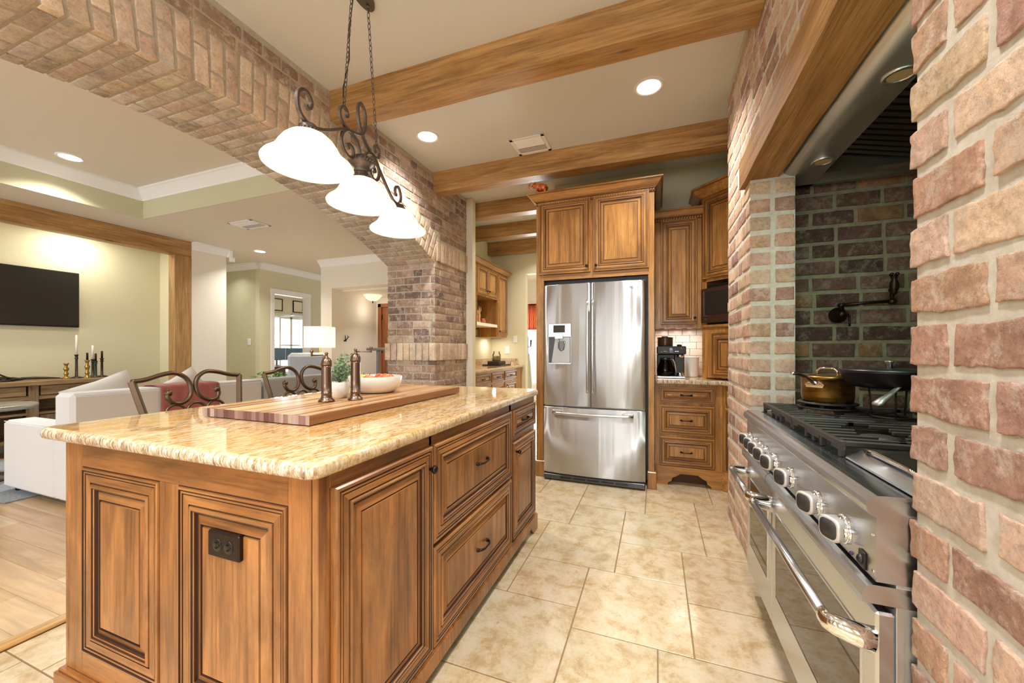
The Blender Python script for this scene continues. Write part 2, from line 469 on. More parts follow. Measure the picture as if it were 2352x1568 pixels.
# ------------------------------------------------------------------ setting: floors
rng = random.Random(7)
CEIL = 2.98; XA = -2.13; XB = -2.72; XH = .47
fl = MB()
fl.box((-2.39, -3.5, -.06), (2.0, 6.3, -.004), 0)
A_, B_ = .4765, .3445; g = .0028
O_ = V(-.338, 1.62, 0)
def tile(x0, y0, s):
    x1, y1 = x0 + s, y0 + s
    x0, y0, x1, y1 = max(x0, -2.385), max(y0, -3.4), min(x1, 1.46), min(y1, 6.2)
    if x1 - x0 < .02 or y1 - y0 < .02: return
    t = rng.uniform(.82, .95)
    fl.box((x0 + g, y0 + g, -.012), (x1 - g, y1 - g, 0), 1, .0012, (t * rng.uniform(.98, 1.02), t, t * rng.uniform(.96, 1.02), 1))
for i in range(-16, 17):
    for j in range(-16, 17):
        x = O_.x + i * A_ - j * B_; y = O_.y + i * B_ + j * A_
        if -3.2 < x < 1.8 and -4 < y < 6.6:
            tile(x, y, A_); tile(x, y - B_, B_)
struct(fl, 'floor', [M['grout'], M['tile']], 'polished travertine tiles in two square sizes on the kitchen floor')
wf = MB()
wf.box((-9.6, -3.5, -.06), (-2.39, 9.6, .0105), 0)
y = -3.4; k = 0
pal = ['#d9bb94', '#cfae84', '#e0c7a2', '#c7a27a', '#d6b78f']
while y < 9.4:
    x = -9.5 - rng.uniform(0, 1.2); 
    while x < -2.45:
        x1 = min(x + rng.uniform(1.0, 2.1), -2.44)
        c = S(rng.choice(pal)); t = rng.uniform(.9, 1.05)
        if x1 > -9.4 and not (y > 2.6 and x < -8.5):
            wf.box((max(x, -9.5) + .0007, y + .0007, 0), (x1 - .0007, y + .1293, .012), 1, .001, (c[0] * t, c[1] * t, c[2] * t, 1))
        x = x1
    y += .13
struct(wf, 'floor_living', [paint('plank_seam', '#a58660'), M['plank']], 'pale knotty wood plank floor of the living room')
th = MB(); th.box((-2.445, -3.4, 0), (-2.384, 4.0, .016), 0, .005)
struct(th, 'trim_1', [wood('threshold_wood', '#b98a4c', '#d0a263', '#dfb87c', 'Y', .3, 14)], 'wood strip edging the plank floor')

# ------------------------------------------------------------------ ceilings
def ceil_box(nm, a, b, mat='ceil', lab=None):
    m = MB(); m.box(a, b, 0); return struct(m, nm, [M[mat]], lab)
ceil_box('ceiling', (XB, -3.6, CEIL), (2.0, 6.4, CEIL + .1), 'ceil', 'beige kitchen ceiling')
c = MB(); c.box((-5.63, -3.2, 3.02), (XB + .02, 2.72, 3.12)); struct(c, 'ceiling_tray', [M['tray']], 'raised tray ceiling over the living room')
c = MB()
c.box((-7.2, -3.2, 2.70), (-5.63, 2.72, 3.12)); c.box((-9.6, 2.72, 2.70), (XB - .06, 9.6, 3.12))
struct(c, 'ceiling_soffit', [M['tray']], 'lower soffit around the tray ceiling')
c = MB(); c.box((-5.63, -3.1, 2.7005), (-5.622, 2.72, 3.02)); c.box((-5.622, 2.712, 2.7005), (XB, 2.72, 3.02)); struct(c, 'trim_8', [M['wall_olive']], 'olive painted sides of the tray ceiling')
def crown(mb, a, b, n, z, h=.11, d=.09, up=True):
    # crown moulding from a to b (xy); n = direction away from the wall, top at z
    a, b, n = V(*a, 0), V(*b, 0), V(*n, 0)
    pr = [(0, 0), (d, 0), (d, -.018), (d * .86, -.024), (d * .62, -h * .42), (d * .32, -h * .74), (d * .22, -h * .86), (d * .2, -h), (0, -h)]
    t = (b - a); L = t.length; t.normalize()
    mb.ext(pr, (a.x, a.y, z), tuple(n), (0, 0, 1), tuple(t), L, 0)
tr = MB(); crown(tr, (-5.63, -3.1), (-5.63, 2.72), (1, 0), 3.02, .12, .1); crown(tr, (-5.63, 2.72), (XB, 2.72), (0, -1), 3.02, .12, .1)
struct(tr, 'trim_2', [M['white']], 'white crown moulding inside the tray ceiling')
tr = MB(); crown(tr, (-6.2, 3.545), (-6.2, 4.02), (1, 0), 2.70); crown(tr, (-6.2, 4.02), (-7.4, 4.02), (0, 1), 2.70)
struct(tr, 'trim_3', [M['white']], 'white crown moulding beside the timber post')
tr = MB(); crown(tr, (-7.6, 4.8), (-6.54, 4.8), (0, -1), 2.70); crown(tr, (-6.54, 4.8), (-6.54, 7.5), (1, 0), 2.70)
struct(tr, 'trim_4', [M['white']], 'white crown moulding in the hall')
tr = MB(); crown(tr, (-5.444, 5.1), (XB - .06, 5.1), (0, -1), 2.70); struct(tr, 'trim_5', [M['white']], 'white crown moulding over the foyer opening')

# ------------------------------------------------------------------ plain walls
def wallbox(nm, boxes, mat, lab):
    m = MB()
    for a, b in boxes: m.box(a, b)
    return struct(m, nm, [M[mat]], lab)
wallbox('wall_back', [((-1.05, 4.15, 0), (1.56, 4.25, CEIL))], 'wall_olive', 'wall behind the refrigerator and cabinets')
wallbox('wall_right', [((1.46, -3.5, 0), (1.56, -2.95, CEIL)), ((1.46, -1.25, 0), (1.56, 4.15, CEIL)), ((1.46, -2.95, 0), (1.56, -1.25, .9)), ((1.46, -2.95, 2.35), (1.56, -1.25, CEIL))], 'wall', 'kitchen side wall')
rear = []
xs = [-2.72, -2.0, -1.1, -.8, .1, .4, 1.3, 1.56]
for i in range(7):
    if i in (1, 3, 5): rear += [((xs[i], -3.5, 0), (xs[i + 1], -3.4, .85)), ((xs[i], -3.5, 2.4), (xs[i + 1], -3.4, CEIL))]
    else: rear.append(((xs[i], -3.5, 0), (xs[i + 1], -3.4, CEIL)))
wallbox('wall_rear', rear, 'wall', 'kitchen wall behind the viewer')
rear = []
xs = [-7.2, -6.2, -5.2, -5.0, -4.0, -3.8, -2.8, -2.72]
for i in range(7):
    if i in (1, 3, 5): rear += [((xs[i], -3.1, 0), (xs[i + 1], -3.0, .45)), ((xs[i], -3.1, 2.45), (xs[i + 1], -3.0, 3.1))]
    else: rear.append(((xs[i], -3.1, 0), (xs[i + 1], -3.0, 3.1)))
wallbox('wall_living_rear', rear, 'wall', 'living room window wall')
wallbox('wall_living', [((-6.3, 3.545, 0), (-6.2, 4.02, 2.7)), ((-7.4, 3.95, 0), (-6.3, 4.02, 2.7))], 'wall_pale', 'pale wall stub beside the timber post')
wallbox('wall_alcove', [((-7.0, -3.1, 0), (-6.9, 3.62, 2.9)), ((-6.9, 3.53, 0), (-6.3, 3.63, 2.9)), ((-6.9, -3.1, 2.66), (-6.33, 3.55, 2.7))], 'wall', 'television alcove wall')
wallbox('wall_hall', [((-7.7, 4.8, 0), (-6.64, 4.9, 2.7)), ((-7.75, 3.9, 0), (-7.65, 4.9, 2.7))], 'wall_olive', 'shaded hall wall')
wallbox('wall_study', [((-6.64, 4.8, 0), (-6.54, 5.06, 2.7)), ((-6.64, 5.80, 0), (-6.54, 9.5, 2.7)), ((-6.64, 5.06, 2.21), (-6.54, 5.80, 2.7))], 'wall', 'wall with the study doorway')
wallbox('wall_foyer', [((-5.444, 5.1, 0), (-5.2, 6.23, 2.7)), ((-5.2, 5.1, 2.22), (-4.0, 5.34, 2.7)), ((-4.0, 5.1, 0), (XB - .06, 5.34, 2.7)), ((-5.2, 5.34, 2.19), (-2.8, 6.4, 2.3)),
                       ((-5.3, 6.23, 0), (-5.16, 6.33, 2.3)), ((-4.2, 6.23, 0), (-2.8, 6.33, 2.3)), ((-5.16, 6.23, 2.07), (-4.2, 6.33, 2.3))], 'wall_pale', 'foyer walls and opening')
wallbox('wall_pantry', [((-2.78, 4.15, 0), (-2.68, 6.2, CEIL)), ((-2.72, 4.15, 0), (-2.06, 4.24, CEIL)),
                        ((-2.78, 6.15, 0), (-2.056, 6.27, CEIL)), ((-2.056, 6.15, 2.44), (-1.25, 6.27, CEIL)), ((-1.25, 6.15, 0), (-1.0, 6.27, CEIL)), ((-1.05, 4.25, 0), (-.95, 6.2, CEIL))], 'wall', 'pantry passage walls')
wallbox('wall_breakfast', [((-4.2, 8.5, 0), (-3.2, 8.6, 2.7)), ((-1.5, 8.5, 0), (-.5, 8.6, 2.7)), ((-3.2, 8.5, 0), (-1.5, 8.6, .35)), ((-3.2, 8.5, 2.25), (-1.5, 8.6, 2.7)),
                           ((-.6, 6.2, 0), (-.5, 8.6, 2.7)), ((-4.2, 6.4, 0), (-4.1, 8.6, 2.7)), ((-4.2, 6.2, 2.7), (-.5, 8.6, 2.8))], 'wall_pale', 'walls of the room past the pantry')
fb = MB(); fb.box((-4.2, 6.2, -.05), (-.5, 8.6, 0)); struct(fb, 'floor_breakfast', [M['tile']], 'tile floor of the room past the pantry')
wallbox('wall_office', [((-9.6, 9.4, 0), (-6.5, 9.5, 2.7)), ((-9.6, 4.9, 0), (-9.5, 7.1, 2.7)), ((-9.6, 8.7, 0), (-9.5, 9.4, 2.7)), ((-9.6, 7.1, 0), (-9.5, 8.7, .5)), ((-9.6, 7.1, 2.06), (-9.5, 8.7, 2.7)), ((-9.5, 4.9, 0), (-7.7, 5.0, 2.7))], 'wall_pale', 'study walls')

# ------------------------------------------------------------------ brickwork
def rbrick(mb, c, U, W, N, hu, hw, hn, seed, col, nu=6, nw=4, amp=.0028, r=.0025, amp2=None):
    c, U, W, N = V(*c), V(*U), V(*W), V(*N)
    r = min(r, hu * .45, hw * .45, hn * .9)
    def lin(n, h):
        e = 1 - 1.2 * r / h
        return [-1, -e] + [-e + 2 * e * i / (n - 1) for i in range(1, n - 1)] + [e, 1]
    su, sw = lin(nu, hu), lin(nw, hw)
    vs = []
    def place(a, b, d):
        q = [max(-hu + r, min(hu - r, a)), max(-hw + r, min(hw - r, b)), min(hn - r, d)]
        e = V(a - q[0], b - q[1], d - q[2])
        if e.length > 1e-7: e = e.normalized() * r
        p = c + U * (q[0] + e.x) + W * (q[1] + e.y) + N * (q[2] + e.z)
        s1 = noise.noise_vector(p * 17 + V(seed, 0, 0)); s2 = noise.noise_vector(p * 62 + V(0, seed, 0))
        dv = s1 * amp + s2 * (amp * .45 if amp2 is None else amp2)
        return p + dv - N * (dv.dot(N) * .72)
    n1, n2 = len(su), len(sw)
    for a in su:
        for b in sw: vs.append(place(a * hu, b * hw, hn))
    fs = [(i * n2 + j, (i + 1) * n2 + j, (i + 1) * n2 + j + 1, i * n2 + j + 1) for i in range(n1 - 1) for j in range(n2 - 1)]
    ring = [(i, 0) for i in range(n1)] + [(n1 - 1, j) for j in range(1, n2)] + [(i, n2 - 1) for i in range(n1 - 2, -1, -1)] + [(0, j) for j in range(n2 - 2, 0, -1)]
    prev = [i * n2 + j for i, j in ring]
    for d in (hn - r, -hn):
        b0 = len(vs)
        for i, j in ring: vs.append(place(su[i] * hu, sw[j] * hw, d))
        cur = list(range(b0, b0 + len(ring)))
        for k in range(len(ring)):
            k2 = (k + 1) % len(ring)
            fs.append((prev[k], cur[k], cur[k2], prev[k2]))
        prev = cur
    mb.add(vs, fs, 1, True, col)
def bcol(pal, r):
    c = S(r.choice(pal)); t = r.uniform(.86, 1.12)
    return (c[0] * t, c[1] * t * r.uniform(.97, 1.03), c[2] * t * r.uniform(.95, 1.05), 1)
def course(mb, a, b, zc, hz, off, U, O, N, pal, rn, L=.2, J=.014, hn=.02, **kw):
    # one course of bricks between a and b along U
    W = (0, 0, 1); x = a - off
    while x < b:
        l = L * rn.choice((1, 1, 1, .97, 1.03, .52))
        p, q = max(x, a), min(x + l, b)
        if q - p > .035:
            cc = V(*O) + V(*U) * ((p + q) / 2) + V(0, 0, zc) - V(*N) * (hn - rn.uniform(-.002, .003))
            rbrick(mb, cc, U, W, N, (q - p) / 2, hz / 2 * rn.uniform(.94, 1.04), hn, rn.uniform(0, 90), bcol(pal, rn), **kw)
        x += l + J
P_ARCH = ['#a88e7c', '#9b8072', '#b19887', '#8e776d', '#b9a18d', '#997f71', '#ac917f', '#857069', '#bfa994', '#a3897b']
P_RING = ['#d4bca3', '#dcc6af', '#cbb49c', '#e0ccb5', '#d2baa2', '#c7af98']
P_TAN = ['#beb1a2', '#c9bdaf', '#b5a799', '#c3b7a9', '#d0c6ba', '#b0a294', '#c0aa98']
P_HEARTH = ['#d2b09a', '#caa58e', '#d9bba5', '#c29b85', '#d3b19b', '#c9a18d', '#dec2a4', '#b58e7e', '#d4b096', '#d6b49d', '#ab887a']
P_NICHE = ['#6f5347', '#7c5f52', '#624b42', '#836457', '#735850', '#8b6a59', '#574640', '#9b7653']

# the arch wall between kitchen and living room
YC, RA, ZS = 1.45, 4.675, 2.07; Z0 = 2.51 - RA; RO = RA + .28; HS = 1.985
mw = MB(); ins = .005
for (y0, y1) in ((YC + HS + ins, 4.15), (-1.25, YC - HS - ins)): mw.box((XB + ins, y0, 0), (XA - ins, y1, CEIL))
n = 48; ys = [YC - HS - ins + (2 * HS + 2 * ins) * i / n for i in range(n + 1)]
for i in range(n):
    za, zb = [Z0 + math.sqrt((RA + ins) ** 2 - (q - YC) ** 2) for q in (ys[i], ys[i + 1])]
    vs = [(x, q, z) for x in (XB + ins, XA - ins) for q, z in ((ys[i], za), (ys[i + 1], zb), (ys[i + 1], CEIL), (ys[i], CEIL))]
    mw.add(vs, [(0, 1, 2, 3), (4, 5, 6, 7), (0, 1, 5, 4), (2, 3, 7, 6)], 0)
r = random.Random(11)
pz = .0775; N = (1, 0, 0); U = (0, 1, 0); O = (XA, 0, 0)
for i in range(39):
    zc = pz * (i + .5)
    if zc + .03 > CEIL: break
    off = .107 * (i % 2)
    rngs = []
    top = Z0 + RO
    if zc > top: rngs = [(-1.25, 4.15)]
    else:
        h = math.sqrt(max(0, RO ** 2 - (zc - .03 - Z0) ** 2)) if zc > 2.29 else HS
        rngs = [(-1.25, YC - h), (YC + max(h, HS) if zc <= 2.29 else YC + h, 4.15)]
    for a, b in rngs:
        if 2.085 < zc < 2.30 and a > 2: continue          # soldier course at the springing
        if 1.06 < zc < 1.24: continue
        far = a < -1
        course(mw, a, b, zc, pz - .013, off, U, O, N, P_ARCH, r, nu=4 if far else 6, nw=3 if far else 4)
# pier faces towards the opening
for i in range(27):
    zc = pz * (i + .5)
    if zc > 2.06: break
    if 1.06 < zc < 1.24: continue
    course(mw, XB, XA, zc, pz - .013, .1 * (i % 2), (1, 0, 0), (0, YC + HS, 0), (0, -1, 0), P_ARCH, r)
    course(mw, XB, XA, zc, pz - .013, .1 * (i % 2), (1, 0, 0), (0, YC - HS, 0), (0, 1, 0), P_ARCH, r, nu=4, nw=3)
# projecting soldier bands
def soldiers(a, b, z0, z1, U, O, N, pal, prot, tilt=None):
    x = a
    while x < b - .03:
        l = min(.068, b - x)
        cc = V(*O) + V(*U) * (x + l / 2) + V(0, 0, (z0 + z1) / 2) - V(*N) * (.03 - prot)
        rbrick(mw, cc, U, (0, 0, 1), N, l / 2, (z1 - z0) / 2, .03, r.uniform(0, 90), bcol(pal, r), 4, 6)
        x += l + .011
soldiers(YC + HS - .012, 4.15, 1.06, 1.24, (0, 1, 0), O, (1, 0, 0), P_RING, .022)
soldiers(XB - .02, XA + .022, 1.06, 1.24, (1, 0, 0), (0, YC + HS, 0), (0, -1, 0), P_RING, .022)
soldiers(YC + HS + .03, 4.15, 2.09, 2.29, (0, 1, 0), O, (1, 0, 0), P_RING, .014)
# arch ring (voussoirs) and soffit
tmax = math.asin(HS / RA); nb = 56
for k in range(nb):
    t = -tmax + 2 * tmax * (k + .5) / nb
    rad = V(0, math.sin(t), math.cos(t)); tan = V(0, math.cos(t), -math.sin(t))
    w = RA * 2 * tmax / nb * .5 - .0065
    segs = [(0, .185), (.197, .278)] if k % 2 else [(0, .085), (.097, .278)]
    for a, b in segs:
        cc = V(XA, YC, Z0) + rad * (RA + (a + b) / 2) - V(1, 0, 0) * (.02 - r.uniform(0, .003))
        rbrick(mw, cc, tan, rad, (1, 0, 0), w, (b - a) / 2, .02, r.uniform(0, 90), bcol(P_RING, r), 4, 6 if b - a > .1 else 4)
    x = XB - .1 * (k % 2)
    while x < XA:
        p, q = max(x, XB), min(x + .17, XA)
        if q - p > .04:
            cc = V((p + q) / 2, YC, Z0) + rad * (RA + .02)
            rbrick(mw, cc, (1, 0, 0), tan, -rad, (q - p) / 2, w, .02, r.uniform(0, 90), bcol(P_TAN, r), 6, 4)
        x += .185
struct(mw, 'wall_left', [M['mortar'], M['brick']], 'brick wall with a wide arched opening onto the living room')

# hearth wall around the range
hb = MB(); e = .0034
def mbox(a, b): hb.box(a, b, 0)
mbox((XH + e, 2.38 + e, 0), (.675, 3.05, CEIL)); mbox((.675, 2.64, 0), (1.46, 3.05, CEIL)); mbox((XH + e, -.6, 0), (1.46, .98 - .007, CEIL))
mbox((XH + e, .973, 2.20), (.675, 2.385, CEIL)); mbox((.675, .973, 2.45), (1.46, 2.64, CEIL)); mbox((1.40, .973, 0), (1.46, 2.64, 2.45))
r = random.Random(23)
ph = .094; N = (-1, 0, 0); U = (0, 1, 0); O = (XH, 0, 0)
for i in range(33):
    zc = ph * (i + .5) + .012
    if zc + .04 > CEIL: break
    off = .1 * (i % 2)
    hz = ph - .023
    # near jamb, seen close up
    lim = .98
    if 2.06 < zc < 2.26: lim = .84
    top = zc > 2.26
    if not top:
        l0 = .175 if i % 2 else .088
        rbrick(hb, (XH + .05, lim - l0 / 2, zc), U, (0, 0, 1), N, l0 / 2 + r.uniform(-.003, .006), hz / 2 * r.uniform(.94, 1.05), .052, r.uniform(0, 90), bcol(P_HEARTH, r), 24, 16, .005, .0016, .004)
        y = lim - l0 - .024
        while y > -.6:
            l = r.choice((.19, .185, .2, .1, .195)); a = max(y - l, -.6)
            if y - a > .04:
                fine = y > .3
                rbrick(hb, (XH + .02 - r.uniform(0, .004), (a + y) / 2, zc + r.uniform(-.002, .002)), U, (0, 0, 1), N, (y - a) / 2, hz / 2 * r.uniform(.92, 1.06), .02, r.uniform(0, 90), bcol(P_HEARTH, r), 38 if fine else 6, 17 if fine else 4, .005, .0016, .0038)
            y = a - .024
        # far pier: corner bricks then the face
        s0 = 2.38 if zc < 2.07 else 2.52
        l0 = .19 if i % 2 else .095
        if s0 == 2.38:
            rbrick(hb, (XH + .046, s0 + l0 / 2, zc), U, (0, 0, 1), N, l0 / 2, hz / 2 * r.uniform(.95, 1.04), .048, r.uniform(0, 90), bcol(P_HEARTH, r), 10, 8, .0045, .005)
            rbrick(hb, (.63, s0 + .02, zc), (1, 0, 0), (0, 0, 1), (0, -1, 0), .044 + r.uniform(-.003, .004), hz / 2 * r.uniform(.95, 1.04), .02, r.uniform(0, 90), bcol(P_HEARTH, r), 8, 7, .0045, .005)
        course(hb, s0 + l0 + .02, 3.05, zc, hz, 0, U, O, N, P_HEARTH, r, L=.19, J=.02, amp=.004, r=.004)
    else:
        course(hb, -.6, 3.05, zc, hz, off, U, O, N, P_HEARTH, r, L=.19, J=.022, amp=.005, r=.004, nu=9, nw=6)
struct(hb, 'wall_hearth', [M['mortar2'], M['brick2']], 'rough pinkish brick surround of the range')
nb_ = MB(); r = random.Random(31); pn = .0915
nb_.box((.68, 2.62 + .006, 0), (1.40, 2.638, 2.44)); nb_.box((1.366, .985, 0), (1.39, 2.62, 2.44))
for i in range(26):
    zc = pn * (i + .5) + .03
    course(nb_, .676, 1.36, zc, pn - .02, .1 * (i % 2) + .06, (1, 0, 0), (0, 2.62, 0), (0, -1, 0), P_NICHE, r, L=.19, J=.019, amp=.003)
    course(nb_, .985, 2.62, zc, pn - .02, .1 * (i % 2), (0, 1, 0), (1.36, 0, 0), (-1, 0, 0), P_NICHE, r, L=.19, J=.019, nu=4, nw=3)
struct(nb_, 'wall_niche', [M['mortar3'], M['brick3']], 'dark brick lining of the range niche')

# ------------------------------------------------------------------ windows and doors of the setting
def window(nm, x0, x1, z0, z1, y, cols=2, rows=3, t=.045, depth=.08):
    f = MB()
    for a, b in (((x0, z0), (x0 + t, z1)), ((x1 - t, z0), (x1, z1)), ((x0, z0), (x1, z0 + t)), ((x0, z1 - t), (x1, z1))):
        f.box((a[0], y, a[1]), (b[0], y + depth, b[1]), 0, .004)
    o = struct(f, nm, [M['white']], 'white framed window')
    m = MB()
    for i in range(1, cols): x = x0 + (x1 - x0) * i / cols; m.box((x - .012, y + .02, z0 + t), (x + .012, y + .05, z1 - t))
    for i in range(1, rows): z = z0 + (z1 - z0) * i / rows; m.box((x0 + t, y + .022, z - .012), (x1 - t, y + .048, z + .012))
    m.build('window_muntin', [M['white']], o)
    p = MB(); p.box((x0 + t, y + .033, z0 + t), (x1 - t, y + .037, z1 - t)); p.build('window_pane', [M['glass']], o)
    return o
k = 1
for (a, b) in ((-2.0, -1.1), (-.8, .1), (.4, 1.3)): window('window_%d' % k, a, b, .85, 2.4, -3.49); k += 1
for (a, b) in ((-6.2, -5.2), (-5.0, -4.0), (-3.8, -2.8)): window('window_%d' % k, a, b, .45, 2.45, -3.09, 1, 2); k += 1
window('window_7', -3.2, -1.5, .35, 2.25, 8.51, 3, 2)
f = MB()
for a, b in (((7.1, .5), (7.16, 2.06)), ((8.64, .5), (8.7, 2.06)), ((7.1, .5), (8.7, .56)), ((7.1, 2.0), (8.7, 2.06)), ((7.87, .5), (7.93, 2.06)), ((7.1, 1.26), (8.7, 1.3))): f.box((-9.59, a[0], a[1]), (-9.51, b[0], b[1]), 0, .004)
f.box((-9.5, 7.0, 2.06), (-9.46, 8.8, 2.14), 0, .006); f.box((-9.5, 7.0, .42), (-9.44, 8.8, .5), 0, .006)
o = struct(f, 'window_8', [M['white']], 'white shuttered study window')
p = MB(); p.box((-9.552, 7.16, .56), (-9.548, 8.64, 2.0)); p.build('window_pane', [M['glass']], o)
sh = MB()
for y0, y1 in ((7.12, 7.5), (8.25, 8.66)):
    for i in range(28): sh.box((-9.485, y0, .6 + i * .05), (-9.44, y1, .6 + i * .05 + .008))
    for y in (y0, y1): sh.box((-9.49, y - .02, .55), (-9.435, y + .02, 2.02))
sh.build('window_shutter', [M['white']], o)
f = MB(); x = 1.3
for a, b in (((-2.95, .9), (-2.9, 2.35)), ((-1.3, .9), (-1.25, 2.35)), ((-2.95, .9), (-1.25, .95)), ((-2.95, 2.3), (-1.25, 2.35)), ((-2.12, .9), (-2.08, 2.35))):
    f.box((1.47, a[0], a[1]), (1.55, b[0], b[1]), 0, .004)
o = struct(f, 'window_9', [M['white']], 'white framed side window')
p = MB(); p.box((1.508, -2.9, .95), (1.512, -1.3, 2.3)); p.build('window_pane', [M['glass']], o)

# study doorway casing
d = MB()
for a, b in (((5.0, 0), (5.07, 2.28)), ((5.79, 0), (5.86, 2.28))): d.box((-6.54, a[0], a[1]), (-6.515, b[0], b[1]), 0, .006)
d.box((-6.54, 4.99, 2.2), (-6.51, 5.87, 2.285), 0, .006)
for yy in (5.06, 5.785): d.box((-6.66, yy, 0), (-6.53, yy + .02, 2.21))
d.box((-6.66, 5.06, 2.19), (-6.53, 5.80, 2.21))
struct(d, 'door_1', [M['white']], 'white cased doorway to the study')
# front door of the foyer
d = MB()
for a, b in (((-5.16, 0), (-5.08, 2.07)), ((-4.28, 0), (-4.2, 2.07)), ((-5.16, 2.0), (-4.2, 2.07))): d.box((a[0], 6.21, a[1]), (b[0], 6.3, b[1]), 0, .006)
fd = struct(d, 'door_2', [M['door_wood']], 'wood framed front door with a glass light')
d = MB()
for a, b in (((-5.08, .03), (-4.93, 2.0)), ((-4.43, .03), (-4.28, 2.0)), ((-4.93, .03), (-4.43, .3)), ((-4.93, 1.85), (-4.43, 2.0))): d.box((a[0], 6.25, a[1]), (b[0], 6.29, b[1]), 0, .004)
d.build('door_leaf', [M['door_wood']], fd)
d = MB(); d.box((-4.93, 6.265, .3), (-4.43, 6.275, 1.85)); d.build('door_glass', [M['glass']], fd)
d = MB()
for z in (.5, 1.15, 1.8): d.box((-5.09, 6.235, z - .05), (-5.07, 6.25, z + .05))
d.build('door_hinge', [M['bronze']], fd)
# post-side trim of the pantry passage
tr = MB(); tr.box((-2.135, 4.135, 0), (-2.05, 4.15, CEIL - .005), 0, .004); struct(tr, 'trim_6', [M['wall_pale']], 'pale wall end between the brick pier and the pantry passage')
# ------------------------------------------------------------------ joinery helpers
DOOR = [(0, 0, 0), (0, .013, 0), (.0045, .018, 0), (.0125, .018, 0), (.0140, .0145, 1), (.0175, .0145, 1), (.0185, .0175, 0), (.0225, .0175, 0), (.0238, .0150, 1), (.0268, .0150, 1), (.0275, .0165, 0),
        (.0440, .0165, 0), (.0452, .0130, 1), (.0482, .0130, 1), (.0488, .0180, 0), (.0520, .0208, 0), (.0565, .0195, 0), (.0580, .0165, 1), (.0600, .0165, 1), (.0625, .0125, 0), (.0640, .0075, 1), (.0685, .0070, 1), (.0700, .0085, 0),
        (.0900, .0145, 0), (.0912, .0112, 1), (.0950, .0112, 1), (.0965, .0152, 0)]
def panel(mb, O, U, W, N, w, h, rings=DOOR, k=1.0, kd=1.0):
    O, U, W, N = V(*O), V(*U), V(*W), V(*N)
    vs = []; fs = []; ms = []
    for a, d, _ in rings:
        a *= k; d *= kd
        for p, q in ((a, a), (w - a, a), (w - a, h - a), (a, h - a)): vs.append(O + U * p + W * q + N * d)
    for i in range(len(rings) - 1):
        for s in range(4):
            s2 = (s + 1) % 4
            fs.append((i * 4 + s, i * 4 + s2, i * 4 + 4 + s2, i * 4 + 4 + s))
            ms.append(2 if rings[i + 1][2] else (1 if s % 2 == 0 else 0))
    b = (len(rings) - 1) * 4
    fs.append((b, b + 1, b + 2, b + 3)); ms.append(0)
    mb.add(vs, fs, ms)
    return mb
def knob(parent, p, n, nm='knob', r=.013, mat='bronze'):
    m = MB(); m.lathe([(.006, 0), (.0055, .01), (r * .8, .014), (r, .019), (r * .96, .025), (r * .6, .029), (.001, .030)], p, n, 16)
    return m.build(nm, [M[mat]], parent)
def pull(parent, p, u, n, L=.085, mat='bronze', nm='pull'):
    # drawer pull centred at p, along u, bowing out along n
    p, u, n = V(*p), V(*u), V(*n); m = MB(); pts = []; R = []
    for i in range(13):
        s = i / 12 * 2 - 1
        pts.append(p + u * (s * L / 2) + n * (.005 + .021 * (1 - s ** 4))); R.append(.0042 + .0034 * abs(s) ** 3)
    m.tube(pts, R, 8)
    for s in (-1, 1):
        m.lathe([(.009, 0), (.008, .006), (.005, .009)], p + u * (s * L / 2), n, 10)
    return m.build(nm, [M[mat]], parent)
CM = lambda f, hx, g: [M[f + 'Z'], M[f + hx], M[g]]

# ------------------------------------------------------------------ ceiling beams
def beam(a, b, lab, axis='X', mat='beam'):
    m = MB()
    rr = random.Random(hash((round(a[0], 2), round(a[1], 2))) & 255)
    # hewn timber: subdivided box with a slightly uneven arris
    L = b[0] - a[0]; nn = 24; vs = []; fs = []
    for i in range(nn + 1):
        x = a[0] + L * i / nn
        for (y, z) in ((a[1], a[2]), (b[1], a[2]), (b[1], b[2]), (a[1], b[2])):
            j = noise.noise_vector(V(x * 3, y * 9, z * 9)) * .004
            vs.append(V(x, y + j.y, z + (j.z if z < b[2] - .01 else 0)))
    for i in range(nn):
        for s in range(4): fs.append((i * 4 + s, i * 4 + (s + 1) % 4, i * 4 + 4 + (s + 1) % 4, i * 4 + 4 + s))
    fs += [(0, 1, 2, 3), tuple(nn * 4 + k for k in range(4))]
    m.add(vs, fs, 0)
    o = m.build('ceiling_beam', [M[mat]], None, ((a[0] + b[0]) / 2, (a[1] + b[1]) / 2, a[2]))
    return tag(o, lab, 'beam', 'timber ceiling beams', 'thing')
beam((XA - .004, 2.075, 2.775), (.47, 2.215, CEIL + .002), 'nearest timber ceiling beam, above the pendant light, with a knot near its hearth end')
beam((XA - .004, 3.40, 2.775), (1.3, 3.53, CEIL + .002), 'timber ceiling beam just in front of the refrigerator cabinet top')
beam((-2.68, 4.31, 2.80), (-1.05, 4.44, CEIL + .002), 'dark timber beam at the mouth of the pantry passage')
beam((-2.68, 5.13, 2.79), (-1.05, 5.26, CEIL + .002), 'middle timber beam over the pantry passage')
beam((-2.68, 5.98, 2.77), (-1.05, 6.11, CEIL + .002), 'farthest timber beam against the pantry end wall')

